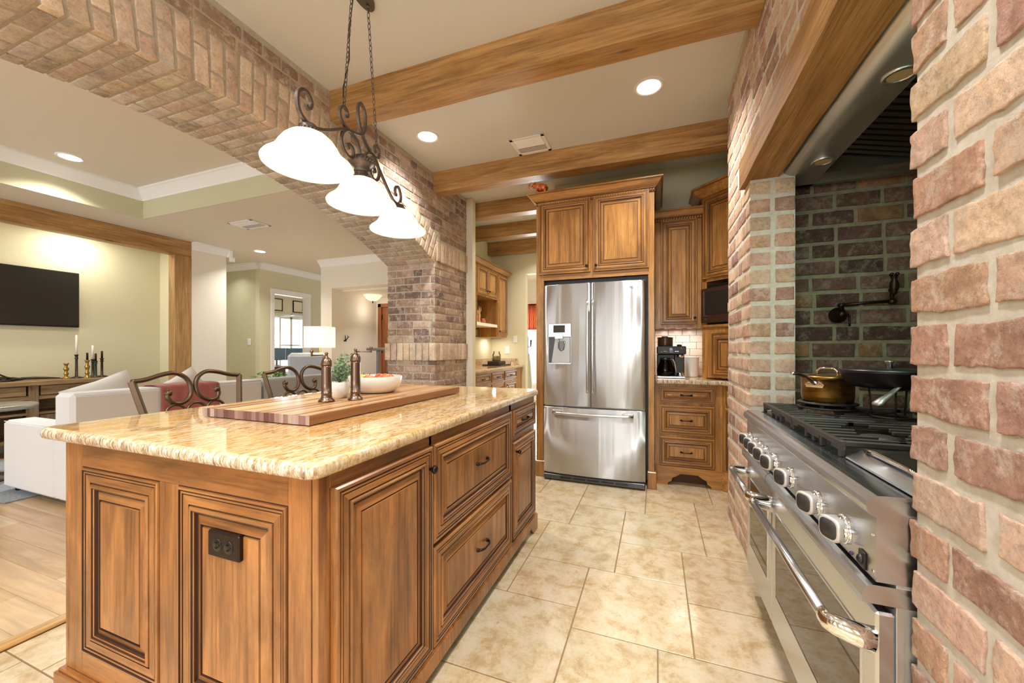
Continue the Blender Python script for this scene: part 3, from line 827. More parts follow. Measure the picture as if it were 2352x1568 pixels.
# mantel timber over the range
m = MB(); vs = []; fs = []; nn = 30
for i in range(nn + 1):
    y = .82 + (2.515 - .82) * i / nn
    for (x, z) in ((.443, 2.083), (.605, 2.083), (.605, 2.237), (.443, 2.237)):
        j = noise.noise_vector(V(x * 9, y * 5, z * 9)) * .005
        vs.append(V(x + j.x, y, z + j.z))
for i in range(nn):
    for s in range(4): fs.append((i * 4 + s, i * 4 + (s + 1) % 4, i * 4 + 4 + (s + 1) % 4, i * 4 + 4 + s))
fs += [(0, 1, 2, 3), tuple(nn * 4 + k for k in range(4))]
m.add(vs, fs)
tag(m.build('mantel_beam', [M['lintel']], None, (.52, 1.7, 2.083)), 'rough-sawn timber mantel beam above the range hood', 'beam')

# living-room timber header and post
hr = root('timber_frame', 'wooden header beam and post framing the television alcove', 'beam', (-6.27, 3.43, 0))
m = MB(); m.box((-6.33, -3.0, 2.483), (-6.195, 3.545, 2.702), 0, .006); m.build('header_beam', [M['beam_y']], hr)
m = MB(); m.box((-6.33, 3.335, 0), (-6.195, 3.545, 2.483), 0, .006); m.build('post', [M['beam_z']], hr)

# ------------------------------------------------------------------ island
isl = root('island_cabinet', 'large brown glazed wood kitchen island with raised panel doors and drawers', 'kitchen island', (-1.32, 1.56, 0))
IM = CM('isl', 'X', 'glaze'); IMY = CM('isl', 'Y', 'glaze')
IX0, IX1, IY0, IY1 = -1.89, -.757, .70, 2.435
m = MB(); m.box((IX0, IY0 + .02, .10), (IX1, IY1, .875), 0); m.build('body', IMY, isl)
# near end: stiles and rails with dark glazed joints
m = MB()
def stile(x0, x1, z0, z1, mi=0): m.box((x0, IY0, z0), (x1, IY0 + .021, z1), mi, .0015)
stile(IX0, -1.874, .10, .875); stile(-1.871, -1.787, .10, .875); stile(-1.37, -1.284, .175, .790); stile(-.854, -.7785, .10, .875)
stile(-1.787, -.854, .79, .875, 1); stile(-1.787, -.854, .10, .175, 1)
for x in (-1.8725, -.7769): m.box((x - .0016, IY0 + .006, .10), (x + .0016, IY0 + .02, .875), 2)
m.build('end_frame', IM, isl)
FIX = [(0, .000, 1), (.003, .0005, 1), (.0035, .006, 0), (.0095, .007, 0), (.0110, .0025, 1), (.0145, .0025, 1), (.0152, .0045, 0), (.0200, .004, 0), (.0212, .001, 1), (.0240, .001, 1), (.0246, .003, 0), (.0480, .003, 0),
       (.0492, -.001, 1), (.0522, -.001, 1), (.0530, .004, 0), (.058, .0080, 0), (.063, .0065, 0), (.0645, .003, 1), (.0665, .003, 1), (.069, .001, 0), (.071, -.006, 1), (.0765, -.0065, 1), (.078, -.0055, 0), (.097, .0010, 0), (.0985, -.004, 1), (.1035, -.0035, 1), (.1050, .001, 0)]
for a, b in ((-1.787, -1.37), (-1.284, -.854)):
    m = MB(); panel(m, (a, IY0 + .002, .175), (1, 0, 0), (0, 0, 1), (0, -1, 0), b - a, .615, FIX); m.build('end_panel', IM, isl)
# outlet in the right-hand end panel
m = MB(); m.box((-1.137, IY0 - .012, .622), (-1.015, IY0 + .004, .692), 0, .004); ol = m.build('outlet', [M['bronze'], M['black']], isl)
m = MB()
for xc in (-1.098, -1.054):
    m.lathe([(.0175, 0), (.0175, .0018), (.016, .0024)], (xc, IY0 - .011, .657), (0, -1, 0), 20, 0)
    for dz in (-.007, .007): m.box((xc - .004, IY0 - .0165, .657 + dz - .0012), (xc + .004, IY0 - .0145, .657 + dz + .0012), 1)
    m.ball((xc + .009, IY0 - .0145, .657), .0022, 8, 4, 1)
m.ball((-1.076, IY0 - .012, .657), .003, 8, 4, 1)
m.build('socket', [M['black'], M['bronze']], ol)
# right-hand face frame
m = MB(); FX = IX1
def rail(y0, y1, z0, z1, mi): m.box((FX - .018, y0, z0), (FX + .0015, y1, z1), mi, .0015)
for a, b in ((IY0 - .0004, .735), (1.178, 1.195), (1.972, 2.003), (2.413, IY1)): rail(a, b, .10, .875, 0)
rail(.735, 2.413, .835, .875, 1); rail(.735, 2.413, .095, .112, 1); rail(1.195, 1.972, .468, .484, 1); rail(2.003, 2.413, .655, .692, 1)
m.build('face_frame', IMY, isl)
def front(nm, y0, y1, z0, z1, k=1.0):
    q = MB(); panel(q, (FX + .0015, y0, z0), (0, 1, 0), (0, 0, 1), (1, 0, 0), y1 - y0, z1 - z0, DOOR, k)
    return q.build(nm, IMY, isl)
o = front('door', .737, 1.181, .112, .836); knob(o, (FX + .019, 1.157, .762), (1, 0, 0), r=.015)
o = front('drawer', 1.189, 1.975, .484, .838); pull(o, (FX + .016, 1.592, .672), (0, 1, 0), (1, 0, 0), .1)
o = front('drawer', 1.189, 1.975, .112, .468); pull(o, (FX + .016, 1.597, .288), (0, 1, 0), (1, 0, 0), .1)
o = front('drawer', 2.003, 2.417, .692, .836, .62); pull(o, (FX + .016, 2.2, .764), (0, 1, 0), (1, 0, 0), .09)
o = front('door', 2.003, 2.417, .118, .656); knob(o, (FX + .019, 2.045, .602), (1, 0, 0), r=.013)
# base: moulded plinth, valance with feet
m = MB()
m.box((IX0 - .022, IY0 - .022, .0), (IX1 + .0, IY0 + .02, .088), 1, .003); m.box((IX0 - .014, IY0 - .014, .088), (IX1, IY0 + .02, .097), 1, .003)
m.box((IX0 - .022, IY0, 0), (IX0 + .02, IY1, .09), 0, .003)
m.build('plinth', IM, isl)
m = MB()
def ogee(n=10):
    return [(i / n, (.5 - .5 * math.cos(PI * min(1, i / n))) ** 1.0) for i in range(n + 1)]
y0, y1 = IY0 - .02, IY1 + .004
pl = [(y0, .0), (y0 + .09, .0), (y0 + .1, .02), (y0 + .115, .03), (y0 + .125, .05), (y1 - .125, .05), (y1 - .115, .03), (y1 - .1, .022), (y1 - .085, .0), (y1, .0), (y1, .10), (y0, .10)]
m.ext(pl, (FX + .004, 0, 0), (0, 1, 0), (0, 0, 1), (1, 0, 0), .022, 0)
m.box((FX + .004, IY0 - .02, .10), (FX + .018, IY1, .108), 0, .002)
m.build('base_valance', IMY, isl)
m = MB(); m.box((IX0 + .03, IY0 + .05, .0), (FX - .06, IY1 - .04, .10)); m.build('recess', [M['glaze']], isl)  # shade under the base put in as a dark block

def slab(mb, x0, x1, y0, y1, z0, z1, rad=.035, ed=.014, corners=(1, 1, 1, 1), mi=0, nc=6):
    prof = [(ed * .9, z0), (ed * .25, z0 + ed * .35), (0, z0 + ed), (0, z1 - ed), (ed * .12, z1 - ed * .55), (ed * .4, z1 - ed * .2), (ed, z1)]
    rings = []
    for ins, z in prof:
        pts = []
        for ci, (cx, cy, a0) in enumerate(((x1, y0, -PI / 2), (x1, y1, 0), (x0, y1, PI / 2), (x0, y0, PI))):
            R = (rad if corners[ci] else .004)
            sx = -1 if cx == x1 else 1; sy = -1 if cy == y1 else 1
            ox, oy = cx + sx * R, cy + sy * R
            for k in range(nc + 1):
                t = a0 + PI / 2 * k / nc
                rr = max(R - ins, .0005)
                pts.append((ox + math.cos(t) * rr, oy + math.sin(t) * rr, z))
        rings.append(pts)
    n = len(rings[0]); vs = [p for rg in rings for p in rg]; fs = []
    for i in range(len(rings) - 1):
        for k in range(n): fs.append((i * n + k, i * n + (k + 1) % n, (i + 1) * n + (k + 1) % n, (i + 1) * n + k))
    mb.add(vs, fs, mi, True)
    mb.add(rings[0], [tuple(range(n))[::-1]], mi); mb.add(rings[-1], [tuple(range(n))], mi)
m = MB(); slab(m, -1.968, -.724, .655, 2.462, .8755, .915, .045, .016)
tag(m.build('island_countertop', [M['granite']], None, (-1.35, 1.56, .8755)), 'polished gold and cream granite slab on top of the island', 'countertop')

# butcher block board
r = random.Random(5); m = MB()
bx0, bx1, by0, by1 = -1.663, -1.108, .99, 2.06; x = bx0
pb = ['#c79a6b', '#b58457', '#d3ab7c', '#a6764c', '#bf8f60', '#dab88c', '#93643f', '#b98d64']
while x < bx1 - .004:
    w = min(r.uniform(.016, .034), bx1 - x)
    if bx1 - x - w < .012: w = bx1 - x
    y = by0
    while y < by1 - .001:
        l = r.uniform(.3, .75); y2 = min(y + l, by1)
        if by1 - y2 < .12: y2 = by1
        c = S(r.choice(pb)); t = r.uniform(.85, 1.08)
        m.box((x, y, .9185), (x + w, y2, .9505), [0] * 6, 0, (c[0] * t, c[1] * t, c[2] * t, 1))
        # end grain on the near face
        if y == by0:
            e = S(r.choice(['#6f4d48', '#7d5a55', '#8a6a66', '#5f403f', '#94786f', '#745050', '#a8958c']))
            m.box((x, by0 - .0012, .9185), (x + w, by0 + .0005, .9500), 1, 0, e)
        y = y2
    x += w
bb = m.build('butcher_block', [M['block'], attr_wood('block_end_grain', 'Z', .45, 60, 0)], None, (-1.385, 1.52, .916))
tag(bb, 'long striped butcher block board lying on the island', 'cutting board')
for xx in (bx0 + .05, bx1 - .05):
    for yy in (by0 + .05, by1 - .05): m = MB(); m.lathe([(.012, .9155), (.012, .919)], (xx, yy, 0), (0, 0, 1), 12); m.build('rubber_foot', [M['black']], bb)

# ------------------------------------------------------------------ things on the board
TB = .951
def mill(x, y, h, ang, lab):
    o = root('pepper_mill', lab, 'pepper mill', (x, y, TB), 'copper mills on the butcher block')
    m = MB(); bt = h * .80
    m.lathe([(.033, 0), (.034, .004), (.031, .008), (.024, .013), (.0225, .02), (.0215, .024), (.0215, .034), (.0225, .035), (.0225, .038), (.0213, .039), (.0208, bt * .5), (.0206, bt - .01), (.0205, bt)], (x, y, TB), (0, 0, 1), 28)
    m.build('body', [M['copper']], o)
    m = MB()
    m.lathe([(.0225, bt), (.0245, bt + .003), (.0235, bt + .006), (.0225, bt + .009), (.021, bt + .018), (.016, bt + .028), (.009, bt + .034), (.006, bt + .037), (.005, bt + .046), (.0075, bt + .049), (.007, bt + .054), (.002, bt + .058)], (x, y, TB), (0, 0, 1), 28)
    m.build('dome_cap', [M['copper']], o)
    m = MB(); d = V(math.cos(ang), math.sin(ang), 0); c = V(x, y, TB + bt + .042)
    m.tube([c, c + d * .02 + V(0, 0, .001), c + d * .074], [.0035, .0028, .0028], 8)
    e = c + d * .074
    m.lathe([(.003, -.004), (.0045, .004), (.004, .010), (.0065, .014), (.0075, .019), (.005, .024), (.001, .026)], e, (0, 0, 1), 14)
    m.build('crank', [M['copper']], o)
mill(-1.348, 1.293, .197, PI + .15, 'shorter copper pepper mill with its crank turned left')
mill(-1.271, 1.383, .218, .25, 'taller copper pepper mill with its crank turned right')

o = root('potted_plant', 'small leafy green plant in a white pot behind the copper mills', 'plant', (-1.40, 1.42, TB))
m = MB(); m.lathe([(.028, 0), (.033, .002), (.041, .03), (.0455, .072), (.043, .074), (.041, .07), (.036, .06)], (-1.40, 1.42, TB), (0, 0, 1), 28); m.build('pot', [M['ceramic']], o)
m = MB(); m.lathe([(.038, .055), (.02, .062)], (-1.40, 1.42, TB), (0, 0, 1), 20); m.build('soil', [M['glaze']], o)
r = random.Random(3); lf = MB(); st = MB()
for k in range(30):
    a = r.uniform(0, 2 * PI); R = r.uniform(.01, .085); h = r.uniform(.06, .15) * (1.15 - R * 4)
    p0 = V(-1.40, 1.42, TB + .06); p1 = p0 + V(math.cos(a) * R * .5, math.sin(a) * R * .5, h * .65); p2 = p0 + V(math.cos(a) * R, math.sin(a) * R, h)
    st.tube([p0, p1, p2], .0011, 5)
    for j in range(12):
        t = .25 + .75 * j / 11; c = p0.lerp(p1, t * 2) if t < .5 else p1.lerp(p2, t * 2 - 1)
        d = V(r.uniform(-1, 1), r.uniform(-1, 1), r.uniform(-.2, .8)).normalized(); s_ = d.cross(V(r.uniform(-1, 1), r.uniform(-1, 1), .3)).normalized(); L = r.uniform(.011, .021)
        lf.add([c, c + d * L * .5 + s_ * L * .32, c + d * L, c + d * L * .5 - s_ * L * .32 + V(0, 0, .001)], [(0, 1, 2), (0, 2, 3)], 0, True)
lf.build('foliage', [M['leaf']], o); st.build('stems', [M['leaf']], o)

bc = (-1.395, 1.665)
o = root('fruit_bowl', 'wide white ceramic bowl on the butcher block', 'bowl', (bc[0], bc[1], TB))
m = MB(); m.lathe([(.06, 0), (.095, .004), (.118, .022), (.131, .05), (.136, .083), (.1335, .086), (.130, .083), (.125, .05), (.112, .026), (.09, .010), (.01, .008)], (*bc, TB), (0, 0, 1), 48, capt=True)
m.build('bowl', [M['ceramic']], o)
def fruit(nm, dx, dy, z, rad, mat, lab, cat, sc=(1, 1, .9)):
    q = root(nm, lab, cat, (bc[0] + dx, bc[1] + dy, TB + z), 'fruit in the white bowl')
    m = MB(); pr = []
    for i in range(13):
        t = PI * i / 12; rr = math.sin(t) * rad; zz = -math.cos(t) * rad * sc[2]
        dip = .16 * rad * math.exp(-(rr / (rad * .35)) ** 2)
        pr.append((max(rr, .0008), zz + (-dip if zz > 0 else dip)))
    m.lathe(pr, (bc[0] + dx, bc[1] + dy, TB + z + rad * sc[2]), (.15, .1, 1), 18); m.build('flesh', [mat], q)
    m = MB(); c = V(bc[0] + dx, bc[1] + dy, TB + z + rad * sc[2] * 1.8); m.tube([c, c + V(.003, .002, .014)], .0014, 6); m.build('stem', [M['glaze']], q)
red = NT('apple_red'); red.set(rough=.3); red.base(red.ramp(red.noise(red.coords((9, 9, 3)), 2, 4), [(.35, S('#b5402c')), (.6, S('#dd8a55'))])); red = red.mat
yel = plain('apple_yellow', '#e3bd55', .35)
fruit('apple', -.065, -.02, .030, .037, yel, 'yellow apple at the left of the white bowl', 'fruit')
fruit('apple', .005, -.055, .028, .038, red, 'red apple at the front of the white bowl, partly behind the tall mill', 'fruit')
fruit('apple', .058, .02, .030, .040, red, 'red apple at the right of the white bowl', 'fruit')
fruit('apple', -.015, .06, .030, .038, red, 'red apple at the back of the white bowl', 'fruit')

# ------------------------------------------------------------------ bar stools
def stool(x, y, rz, lab, s=1.0):
    o = root('bar_stool', lab, 'bar stool', (x, y, 0), 'iron bar stools at the island')
    T = Matrix.Translation((x, y, 0)) @ Matrix.Rotation(rz, 4, 'Z') @ Matrix.Diagonal((s, s, 1, 1))
    w = lambda a, b, c: T @ V(a, b, c)                  # local: +x towards the island, y along the back
    SQ = [(1, .75), (1, -.75), (.75, -1), (-.75, -1), (-1, -.75), (-1, .75), (-.75, 1), (.75, 1)]
    bx = lambda z: -.02 - .10 * (z - .62) / .42        # recline of the back
    def pth(pts, r, nm, prof=None, closed=False):
        # smooth a (y, z) polyline and lay it in the back plane
        P = []
        n = len(pts)
        for i in range(n if closed else n - 1):
            p0, p1, p2, p3 = [pts[(i + k) % n] if closed else pts[max(0, min(n - 1, i + k))] for k in (-1, 0, 1, 2)]
            for q in range(4):
                t = q / 4
                P.append(tuple(.5 * ((2 * p1[d]) + (-p0[d] + p2[d]) * t + (2 * p0[d] - 5 * p1[d] + 4 * p2[d] - p3[d]) * t * t + (-p0[d] + 3 * p1[d] - 3 * p2[d] + p3[d]) * t ** 3) for d in (0, 1)))
        if not closed: P.append(pts[-1])
        m = MB(); m.tube([w(bx(z), y_, z) for y_, z in P], r, 8, 0, closed); return m.build(nm, [M['pewter_d']], o)
    for sg in (-1, 1):
        m = MB(); m.tube([w(bx(1.026), sg * .255, 1.026), w(bx(.85), sg * .225, .85), w(bx(.62), sg * .19, .62)], .0125, 8, 0, False, SQ, None, False); m.build('back_post', [M['pewter_d']], o)
        c = [(.256, 1.026), (.20, 1.032), (.13, 1.052), (.075, 1.056), (.03, 1.03), (.012, .985), (.022, .935), (.06, .905), (.10, .907), (.122, .935), (.118, .955)]
        q = pth([(sg * a, b) for a, b in c], .0112, 'scroll')
        m = MB(); m.ball(w(bx(.957), sg * .116, .957), .017, 12, 8); m.build('scroll_end', [M['pewter_d']], q)
    for yc in (-.096, 0, .096):
        pth([(yc + .046 * math.cos(2 * PI * k / 12), .852 + .046 * math.sin(2 * PI * k / 12)) for k in range(12)], .0075, 'ring', closed=True)
    m = MB(); m.tube([w(bx(.80), -.214, .80), w(bx(.80), .214, .80)], .009, 8); m.build('back_rail', [M['pewter_d']], o)
    m = MB(); m.lathe([(.17, .575), (.185, .585), (.188, .61), (.18, .63), (.16, .642), (.02, .645)], w(.09, 0, 0), (0, 0, 1), 32); m.build('seat', [M['seat']], o)
    m = MB(); m.lathe([(.15, .555), (.17, .56), (.17, .575)], w(.09, 0, 0), (0, 0, 1), 24); m.build('seat_frame', [M['pewter_d']], o)
    for a in range(4):
        t = PI / 4 + a * PI / 2; c, s2 = math.cos(t), math.sin(t)
        m = MB(); m.tube([w(.09 + .11 * c, .11 * s2, .56), w(.09 + .145 * c, .145 * s2, .3), w(.09 + .20 * c, .20 * s2, .013)], .0115, 8, 0, False, SQ, None, False); m.build('leg', [M['pewter_d']], o)
    m = MB(); m.tube([w(.09 + .165 * math.cos(2 * PI * k / 28), .165 * math.sin(2 * PI * k / 28), .2) for k in range(28)], .008, 8, 0, True); m.build('foot_ring', [M['pewter_d']], o)
    return o
M['pewter_d'] = plain('dark_bronze_iron', '#63503f', .38, .85)
M['seat'] = plain('brown_leather_seat', '#6a4b35', .5)
stool(-2.19, 1.325, .04, 'dark iron scroll-back bar stool nearer the viewer, in front of the red throw')
stool(-2.17, 1.945, -.06, 'dark iron scroll-back bar stool farther along the island, by the copper mills', .94)

# ------------------------------------------------------------------ refrigerator
FY = 3.36
fr = root('refrigerator', 'stainless steel french door refrigerator with ice dispenser and bottom freezer', 'refrigerator', (-.52, 3.75, 0))
m = MB(); m.box((-.955, 3.425, .03), (-.085, 4.12, 1.765), 0, .004); m.build('case', [M['steel_dull']], fr)
def bowed(x0, x1, z0, z1, bow, nm, mat):
    # door front bowed along x with rounded vertical edges
    m = MB(); n = 24; vs = []; fs = []
    cx0, cx1 = -.96, -.08
    for i in range(n + 1):
        s = i / n; x = x0 + (x1 - x0) * s
        g_ = (x - cx0) / (cx1 - cx0) * 2 - 1
        ed = min(s, 1 - s) * (x1 - x0)
        rd = .012 - math.sqrt(max(0, .012 ** 2 - (.012 - min(ed, .012)) ** 2)) if ed < .012 else 0
        y = FY + bow * g_ * g_ + rd
        for z in (z0, z0 + .006, z1 - .006, z1):
            vs.append((x, y + (.006 if z in (z0, z1) else 0), z))
    for i in range(n):
        for k in range(3): fs.append((i * 4 + k, i * 4 + 4 + k, i * 4 + 5 + k, i * 4 + k + 1))
    m.add(vs, fs, 0, True)
    b = 3.415
    lo = [vs[i * 4] for i in range(n + 1)]; hi = [vs[i * 4 + 3] for i in range(n + 1)]
    for ln, z in ((lo, z0), (hi, z1)):
        m.add(ln + [(p[0], b, z) for p in ln], [(i, i + 1, n + 2 + i, n + 1 + i) for i in range(n)], 0)
    for x_, i in ((x0, 0), (x1, n)):
        m.add([vs[i * 4], vs[i * 4 + 3], (x_, b, z1), (x_, b, z0)], [(0, 1, 2, 3)], 0)
    m.add([(x0, b, z0), (x1, b, z0), (x1, b, z1), (x0, b, z1)], [(0, 1, 2, 3)], 0)
    return m.build(nm, [mat], fr)
dl = bowed(-.957, -.533, .675, 1.755, .022, 'left_door', M['fridge'])
dr = bowed(-.527, -.083, .675, 1.755, .022, 'right_door', M['fridge'])
fz = bowed(-.957, -.083, .068, .660, .022, 'freezer_drawer', M['fridge'])
for d, x, rr in ((dl, -.552, 1), (dr, -.508, -1)):
    m = MB(); pts = [(x, FY - .040 - .006 * math.sin(PI * k / 16), .80 + .80 * k / 16) for k in range(17)]
    m.tube(pts, .0125, 10, 0, False, [(math.cos(2 * PI * k / 10) * .8, math.sin(2 * PI * k / 10)) for k in range(10)])
    for z in (.83, 1.57): m.box((x - .006, FY - .05, z - .012), (x + .006, FY + .012, z + .012), 0, .002)
    m.build('handle', [M['steelZ']], d)
m = MB(); pts = []
for k in range(17):
    s = k / 16 * 2 - 1; pts.append((-.52 + s * .34, FY - .035 - .022 * (1 - s * s), .615))
m.tube(pts, .0125, 10)
for s in (-1, 1): m.box((-.52 + s * .30 - .045, FY - .028, .603), (-.52 + s * .30 + .045, FY + .012, .640), 0, .004)
m.build('handle', [M['steelX']], fz)
# dispenser in the left door
m = MB(); x0, x1 = -.908, -.70
yf = FY + .006
m.box((x0, yf - .008, 1.285), (x1, yf + .02, 1.405), 0, .004)
for a, b in (((x0, 1.045), (x0 + .006, 1.30)), ((x1 - .006, 1.045), (x1, 1.30)), ((x0, 1.045), (x1, 1.056))): m.box((a[0], yf - .008, a[1]), (b[0], yf + .02, b[1]), 0, .002)
dp = m.build('dispenser', [M['steelZ']], dl)
m = MB(); m.box((x0 + .006, yf - .004, 1.056), (x1 - .006, yf + .012, 1.285)); m.build('recess', [plain('dispenser_dark', '#4a4c50', .45, .3)], dp)
m = MB(); m.add([(x0 + .03, yf - .0045, 1.058), (x1 - .012, yf - .0045, 1.058), (x1 - .012, yf - .0045, 1.283), (x0 + .065, yf - .0045, 1.283)], [(0, 1, 2, 3)], 0)
m.box((x0 + .05, yf - .012, 1.056), (x1 - .05, yf - .0046, 1.062)); m.build('drip_plate', [plain('dispenser_grey', '#a9a9a8', .4, .5)], dp)
m = MB(); m.box((x0 + .048, yf - .0105, 1.325), (x1 - .055, yf - .007, 1.39), 0, .001); m.build('display', [M['screen']], dp)
m = MB()
for i in range(6):
    for xx in (x0 + .018, x1 - .038): m.box((xx, yf - .0088, 1.315 + i * .011), (xx + .022, yf - .0078, 1.3165 + i * .011))
m.build('button_print', [plain('print_grey', '#8a8a8a', .5)], dp)
m = MB(); m.box((x0 + .060, yf - .018, 1.268), (x1 - .070, yf - .002, 1.318), 0, .004); m.build('chute', [M['steelZ']], dp)
m = MB(); m.tube([(x0 + .098, yf - .012, 1.27), (x0 + .095, yf - .016, 1.19), (x0 + .115, yf - .018, 1.165), (x0 + .14, yf - .016, 1.175), (x0 + .15, yf - .012, 1.25)], .005, 8); m.box((x0 + .1, yf - .015, 1.18), (x0 + .142, yf - .009, 1.25), 0, .003); m.build('paddle', [plain('paddle_grey', '#6d6f73', .2, .6)], dp)
m = MB(); m.box((-.955, 3.44, .0), (-.085, 3.48, .07)); m.box((-.955, FY + .012, .012), (-.085, 3.45, .058), 0, .006)
for i in range(5): m.box((-.80 + i * .12, FY + .008, .03), (-.70 + i * .12, FY + .0125, .042), 1)
m.build('base_grille', [plain('grille_grey', '#55565a', .35, .5), M['black']], fr)
def text(nm, body, size, loc, rot, mat, parent):
    c = bpy.data.curves.new(nm, 'FONT'); c.body = body; c.size = size; c.extrude = .0004; c.align_x = 'CENTER'; c.align_y = 'CENTER'
    tmp = bpy.data.objects.new('lettering', c); COL.objects.link(tmp)
    dg_ = bpy.context.evaluated_depsgraph_get(); me = bpy.data.meshes.new_from_object(tmp.evaluated_get(dg_))
    bpy.data.objects.remove(tmp); me.materials.clear(); me.materials.append(mat)
    o = bpy.data.objects.new(nm, me); COL.objects.link(o)
    o.parent = parent; o.location = V(*loc) - ORG[parent.name]; o.rotation_euler = rot
    ORG[o.name] = ORG[parent.name]
    return o
text('badge', 'SAMSUNG', .021, (-.185, FY + .0095, 1.697), (PI / 2, 0, 0), plain('badge_grey', '#4a4a4d', .4), dr)
# ------------------------------------------------------------------ cabinets on the back wall
CW = CM('cab', 'X', 'glaze2'); YN = (0, -1, 0); UX = (1, 0, 0); UZ = (0, 0, 1)
def rope(mb, a, b, nrm=(0, -1, 0), mi=0):
    # twisted rope moulding: a row of slanted beads
    a, b = V(*a), V(*b); t = b - a; L = t.length; t.normalize(); n = int(L / .021); w = -V(*nrm)
    mb.ext([(-.014, .003), (.014, .003), (.014, .012), (-.014, .012)], a, (0, 0, 1), w, t, L, 1)
    for i in range(n):
        c = a + t * (L * (i + .5) / n); d = (t * .55 + V(0, 0, 1)).normalized()
        mb.tube([c - d * .011, c - d * .006, c, c + d * .006, c + d * .011], [.0035, .0068, .0085, .0068, .0035], 6, mi)
CRN = [(0, 0), (.010, 0), (.013, .003), (.013, .0065), (.017, .010), (.036, .028), (.058, .058), (.067, .069), (.070, .0725), (.082, .0745), (.082, .085), (.074, .092), (0, .092)]
def crown_run(mb, pts, z, k=1.0):
    # mitred cornice along an open xy polyline; outside is to the right of the direction of travel
    P = [V(*p, 0) for p in pts]; n = len(P); rings = []
    for i in range(n):
        d0 = (P[i] - P[i - 1]).normalized() if i else (P[1] - P[0]).normalized()
        d1 = (P[i + 1] - P[i]).normalized() if i < n - 1 else d0
        n0 = V(d0.y, -d0.x, 0); n1 = V(d1.y, -d1.x, 0)
        m = (n0 + n1).normalized(); m = m / max(.3, m.dot(n0))
        rings.append([P[i] + m * (a * k) + V(0, 0, z + b * k) for a, b in CRN])
    q = len(CRN); vs = [p for rg in rings for p in rg]; fs = []; ms = []
    for i in range(n - 1):
        for k_ in range(q): fs.append((i * q + k_, i * q + (k_ + 1) % q, i * q + q + (k_ + 1) % q, i * q + q + k_)); ms.append(2 if k_ in (1, 3, 7) else 1)
    fs += [tuple(range(q)), tuple(range((n - 1) * q, n * q))]; ms += [1, 1]
    mb.add(vs, fs, ms)

fc = root('refrigerator_cabinet', 'tall golden brown cabinet surround enclosing the refrigerator', 'cabinet', (-.53, 3.8, 0))
m = MB(); m.box((-1.05, 3.46, .0), (-.978, 4.15, 2.55), 0, .002); m.build('side_panel', CW, fc)
m = MB(); m.box((-.062, 3.46, .0), (-.013, 4.15, 2.55), 0, .002); m.build('side_panel', CW, fc)
m = MB(); m.box((-.978, 3.475, 1.815), (-.062, 4.15, 2.56), 0); m.box((-.978, 3.46, 1.812), (-.062, 3.48, 1.862), 1, .001); m.box((-.978, 3.46, 2.51), (-.062, 3.48, 2.56), 1)
m.box((-.555, 3.46, 1.862), (-.512, 3.48, 2.51), 0); m.build('upper_box', CW, fc)
m = MB(); m.box((-.978, 3.52, .05), (-.062, 4.148, 1.812)); m.build('niche_lining', [M['black']], fc)
for a, b, kx in ((-1.022, -.545, -.575), (-.522, -.055, -.495)):
    q = MB(); panel(q, (a, 3.459, 1.864), UX, UZ, YN, b - a, .668); d = q.build('door', CW, fc)
    knob(d, (kx, 3.441, 1.915), YN)
m = MB(); crown_run(m, [(-1.05, 4.15), (-1.05, 3.45), (-.013, 3.45), (-.013, 4.15)][::1], 2.536, .85); m.build('crown', CW, fc)
m = MB(); rope(m, (-1.055, 3.447, 2.522), (-.008, 3.447, 2.522)); m.build('rope_moulding', [M['cabX'], M['glaze2']], fc)
for a, b in ((-1.056, -.966), (-.070, .004)):
    m = MB(); m.box((a, 3.442, 0), (b, 3.5, .145), 0, .006); m.build('plinth_block', CW, fc)

uc = root('wall_cabinet', 'tall narrow single-door wall cabinet right of the refrigerator', 'cabinet', (.19, 4.0, 1.37))
m = MB(); m.box((-.012, 3.858, 1.372), (.386, 4.15, 2.40), 0, .002); m.build('body', CW, uc)
q = MB(); panel(q, (.040, 3.857, 1.405), UX, UZ, YN, .308, .962); d = q.build('door', CW, uc); knob(d, (.327, 3.839, 1.462), YN)
m = MB(); crown_run(m, [(-.012, 3.85), (.392, 3.85)], 2.390, .72); m.build('crown', CW, uc)
m = MB(); rope(m, (-.01, 3.845, 2.376), (.388, 3.845, 2.376)); m.build('rope_moulding', [M['cabX'], M['glaze2']], uc)
m = MB()
for x in (.05, .15, .25, .34): m.lathe([(.022, 1.366), (.022, 1.373)], (x, 3.95, 0), UZ, 14)
m.build('under_light', [M['steel_dull']], uc)
for x in (.08, .2, .32): area('under_cabinet_lamp', (x, 3.97, 1.362), (0, 0, 0), .03, .03, .55, (1, .90, .80), 'DISK')

# diagonal corner unit: U runs along (1,-1), N faces (-1,-1)
q2 = math.sqrt(.5); UD = (q2, -q2, 0); ND = (-q2, -q2, 0); CP = V(.388, 3.852, 0)
def dg(s, n, z): return CP + V(*UD) * s + V(*ND) * n + V(0, 0, z)
MD = Matrix.Translation(CP) @ Matrix(((q2, q2, 0, 0), (-q2, q2, 0, 0), (0, 0, 1, 0), (0, 0, 0, 1)))   # local x=U, y=-N
def dbox(mb, a, b, mi=0, ch=0): return mb.box((a[0], -b[1], a[2]), (b[0], -a[1], b[2]), mi, ch, M=MD)
cc = root('corner_cabinet', 'tall diagonal corner cabinet holding the microwave', 'cabinet', (.75, 3.75, .92))
SW = .60
m = MB()
def prism(z0, z1):
    a, b = dg(0, 0, 0), dg(SW, 0, 0)
    pl = [(a.x, a.y), (b.x, b.y), (1.3, b.y), (1.3, 4.15), (a.x, 4.15)]
    m.ext(pl, (0, 0, z0), (1, 0, 0), (0, 1, 0), (0, 0, 1), z1 - z0, 0)
prism(1.775, 2.54); prism(1.365, 1.39)
a_, b_ = dg(0, -.33, 0), dg(SW, -.33, 0)
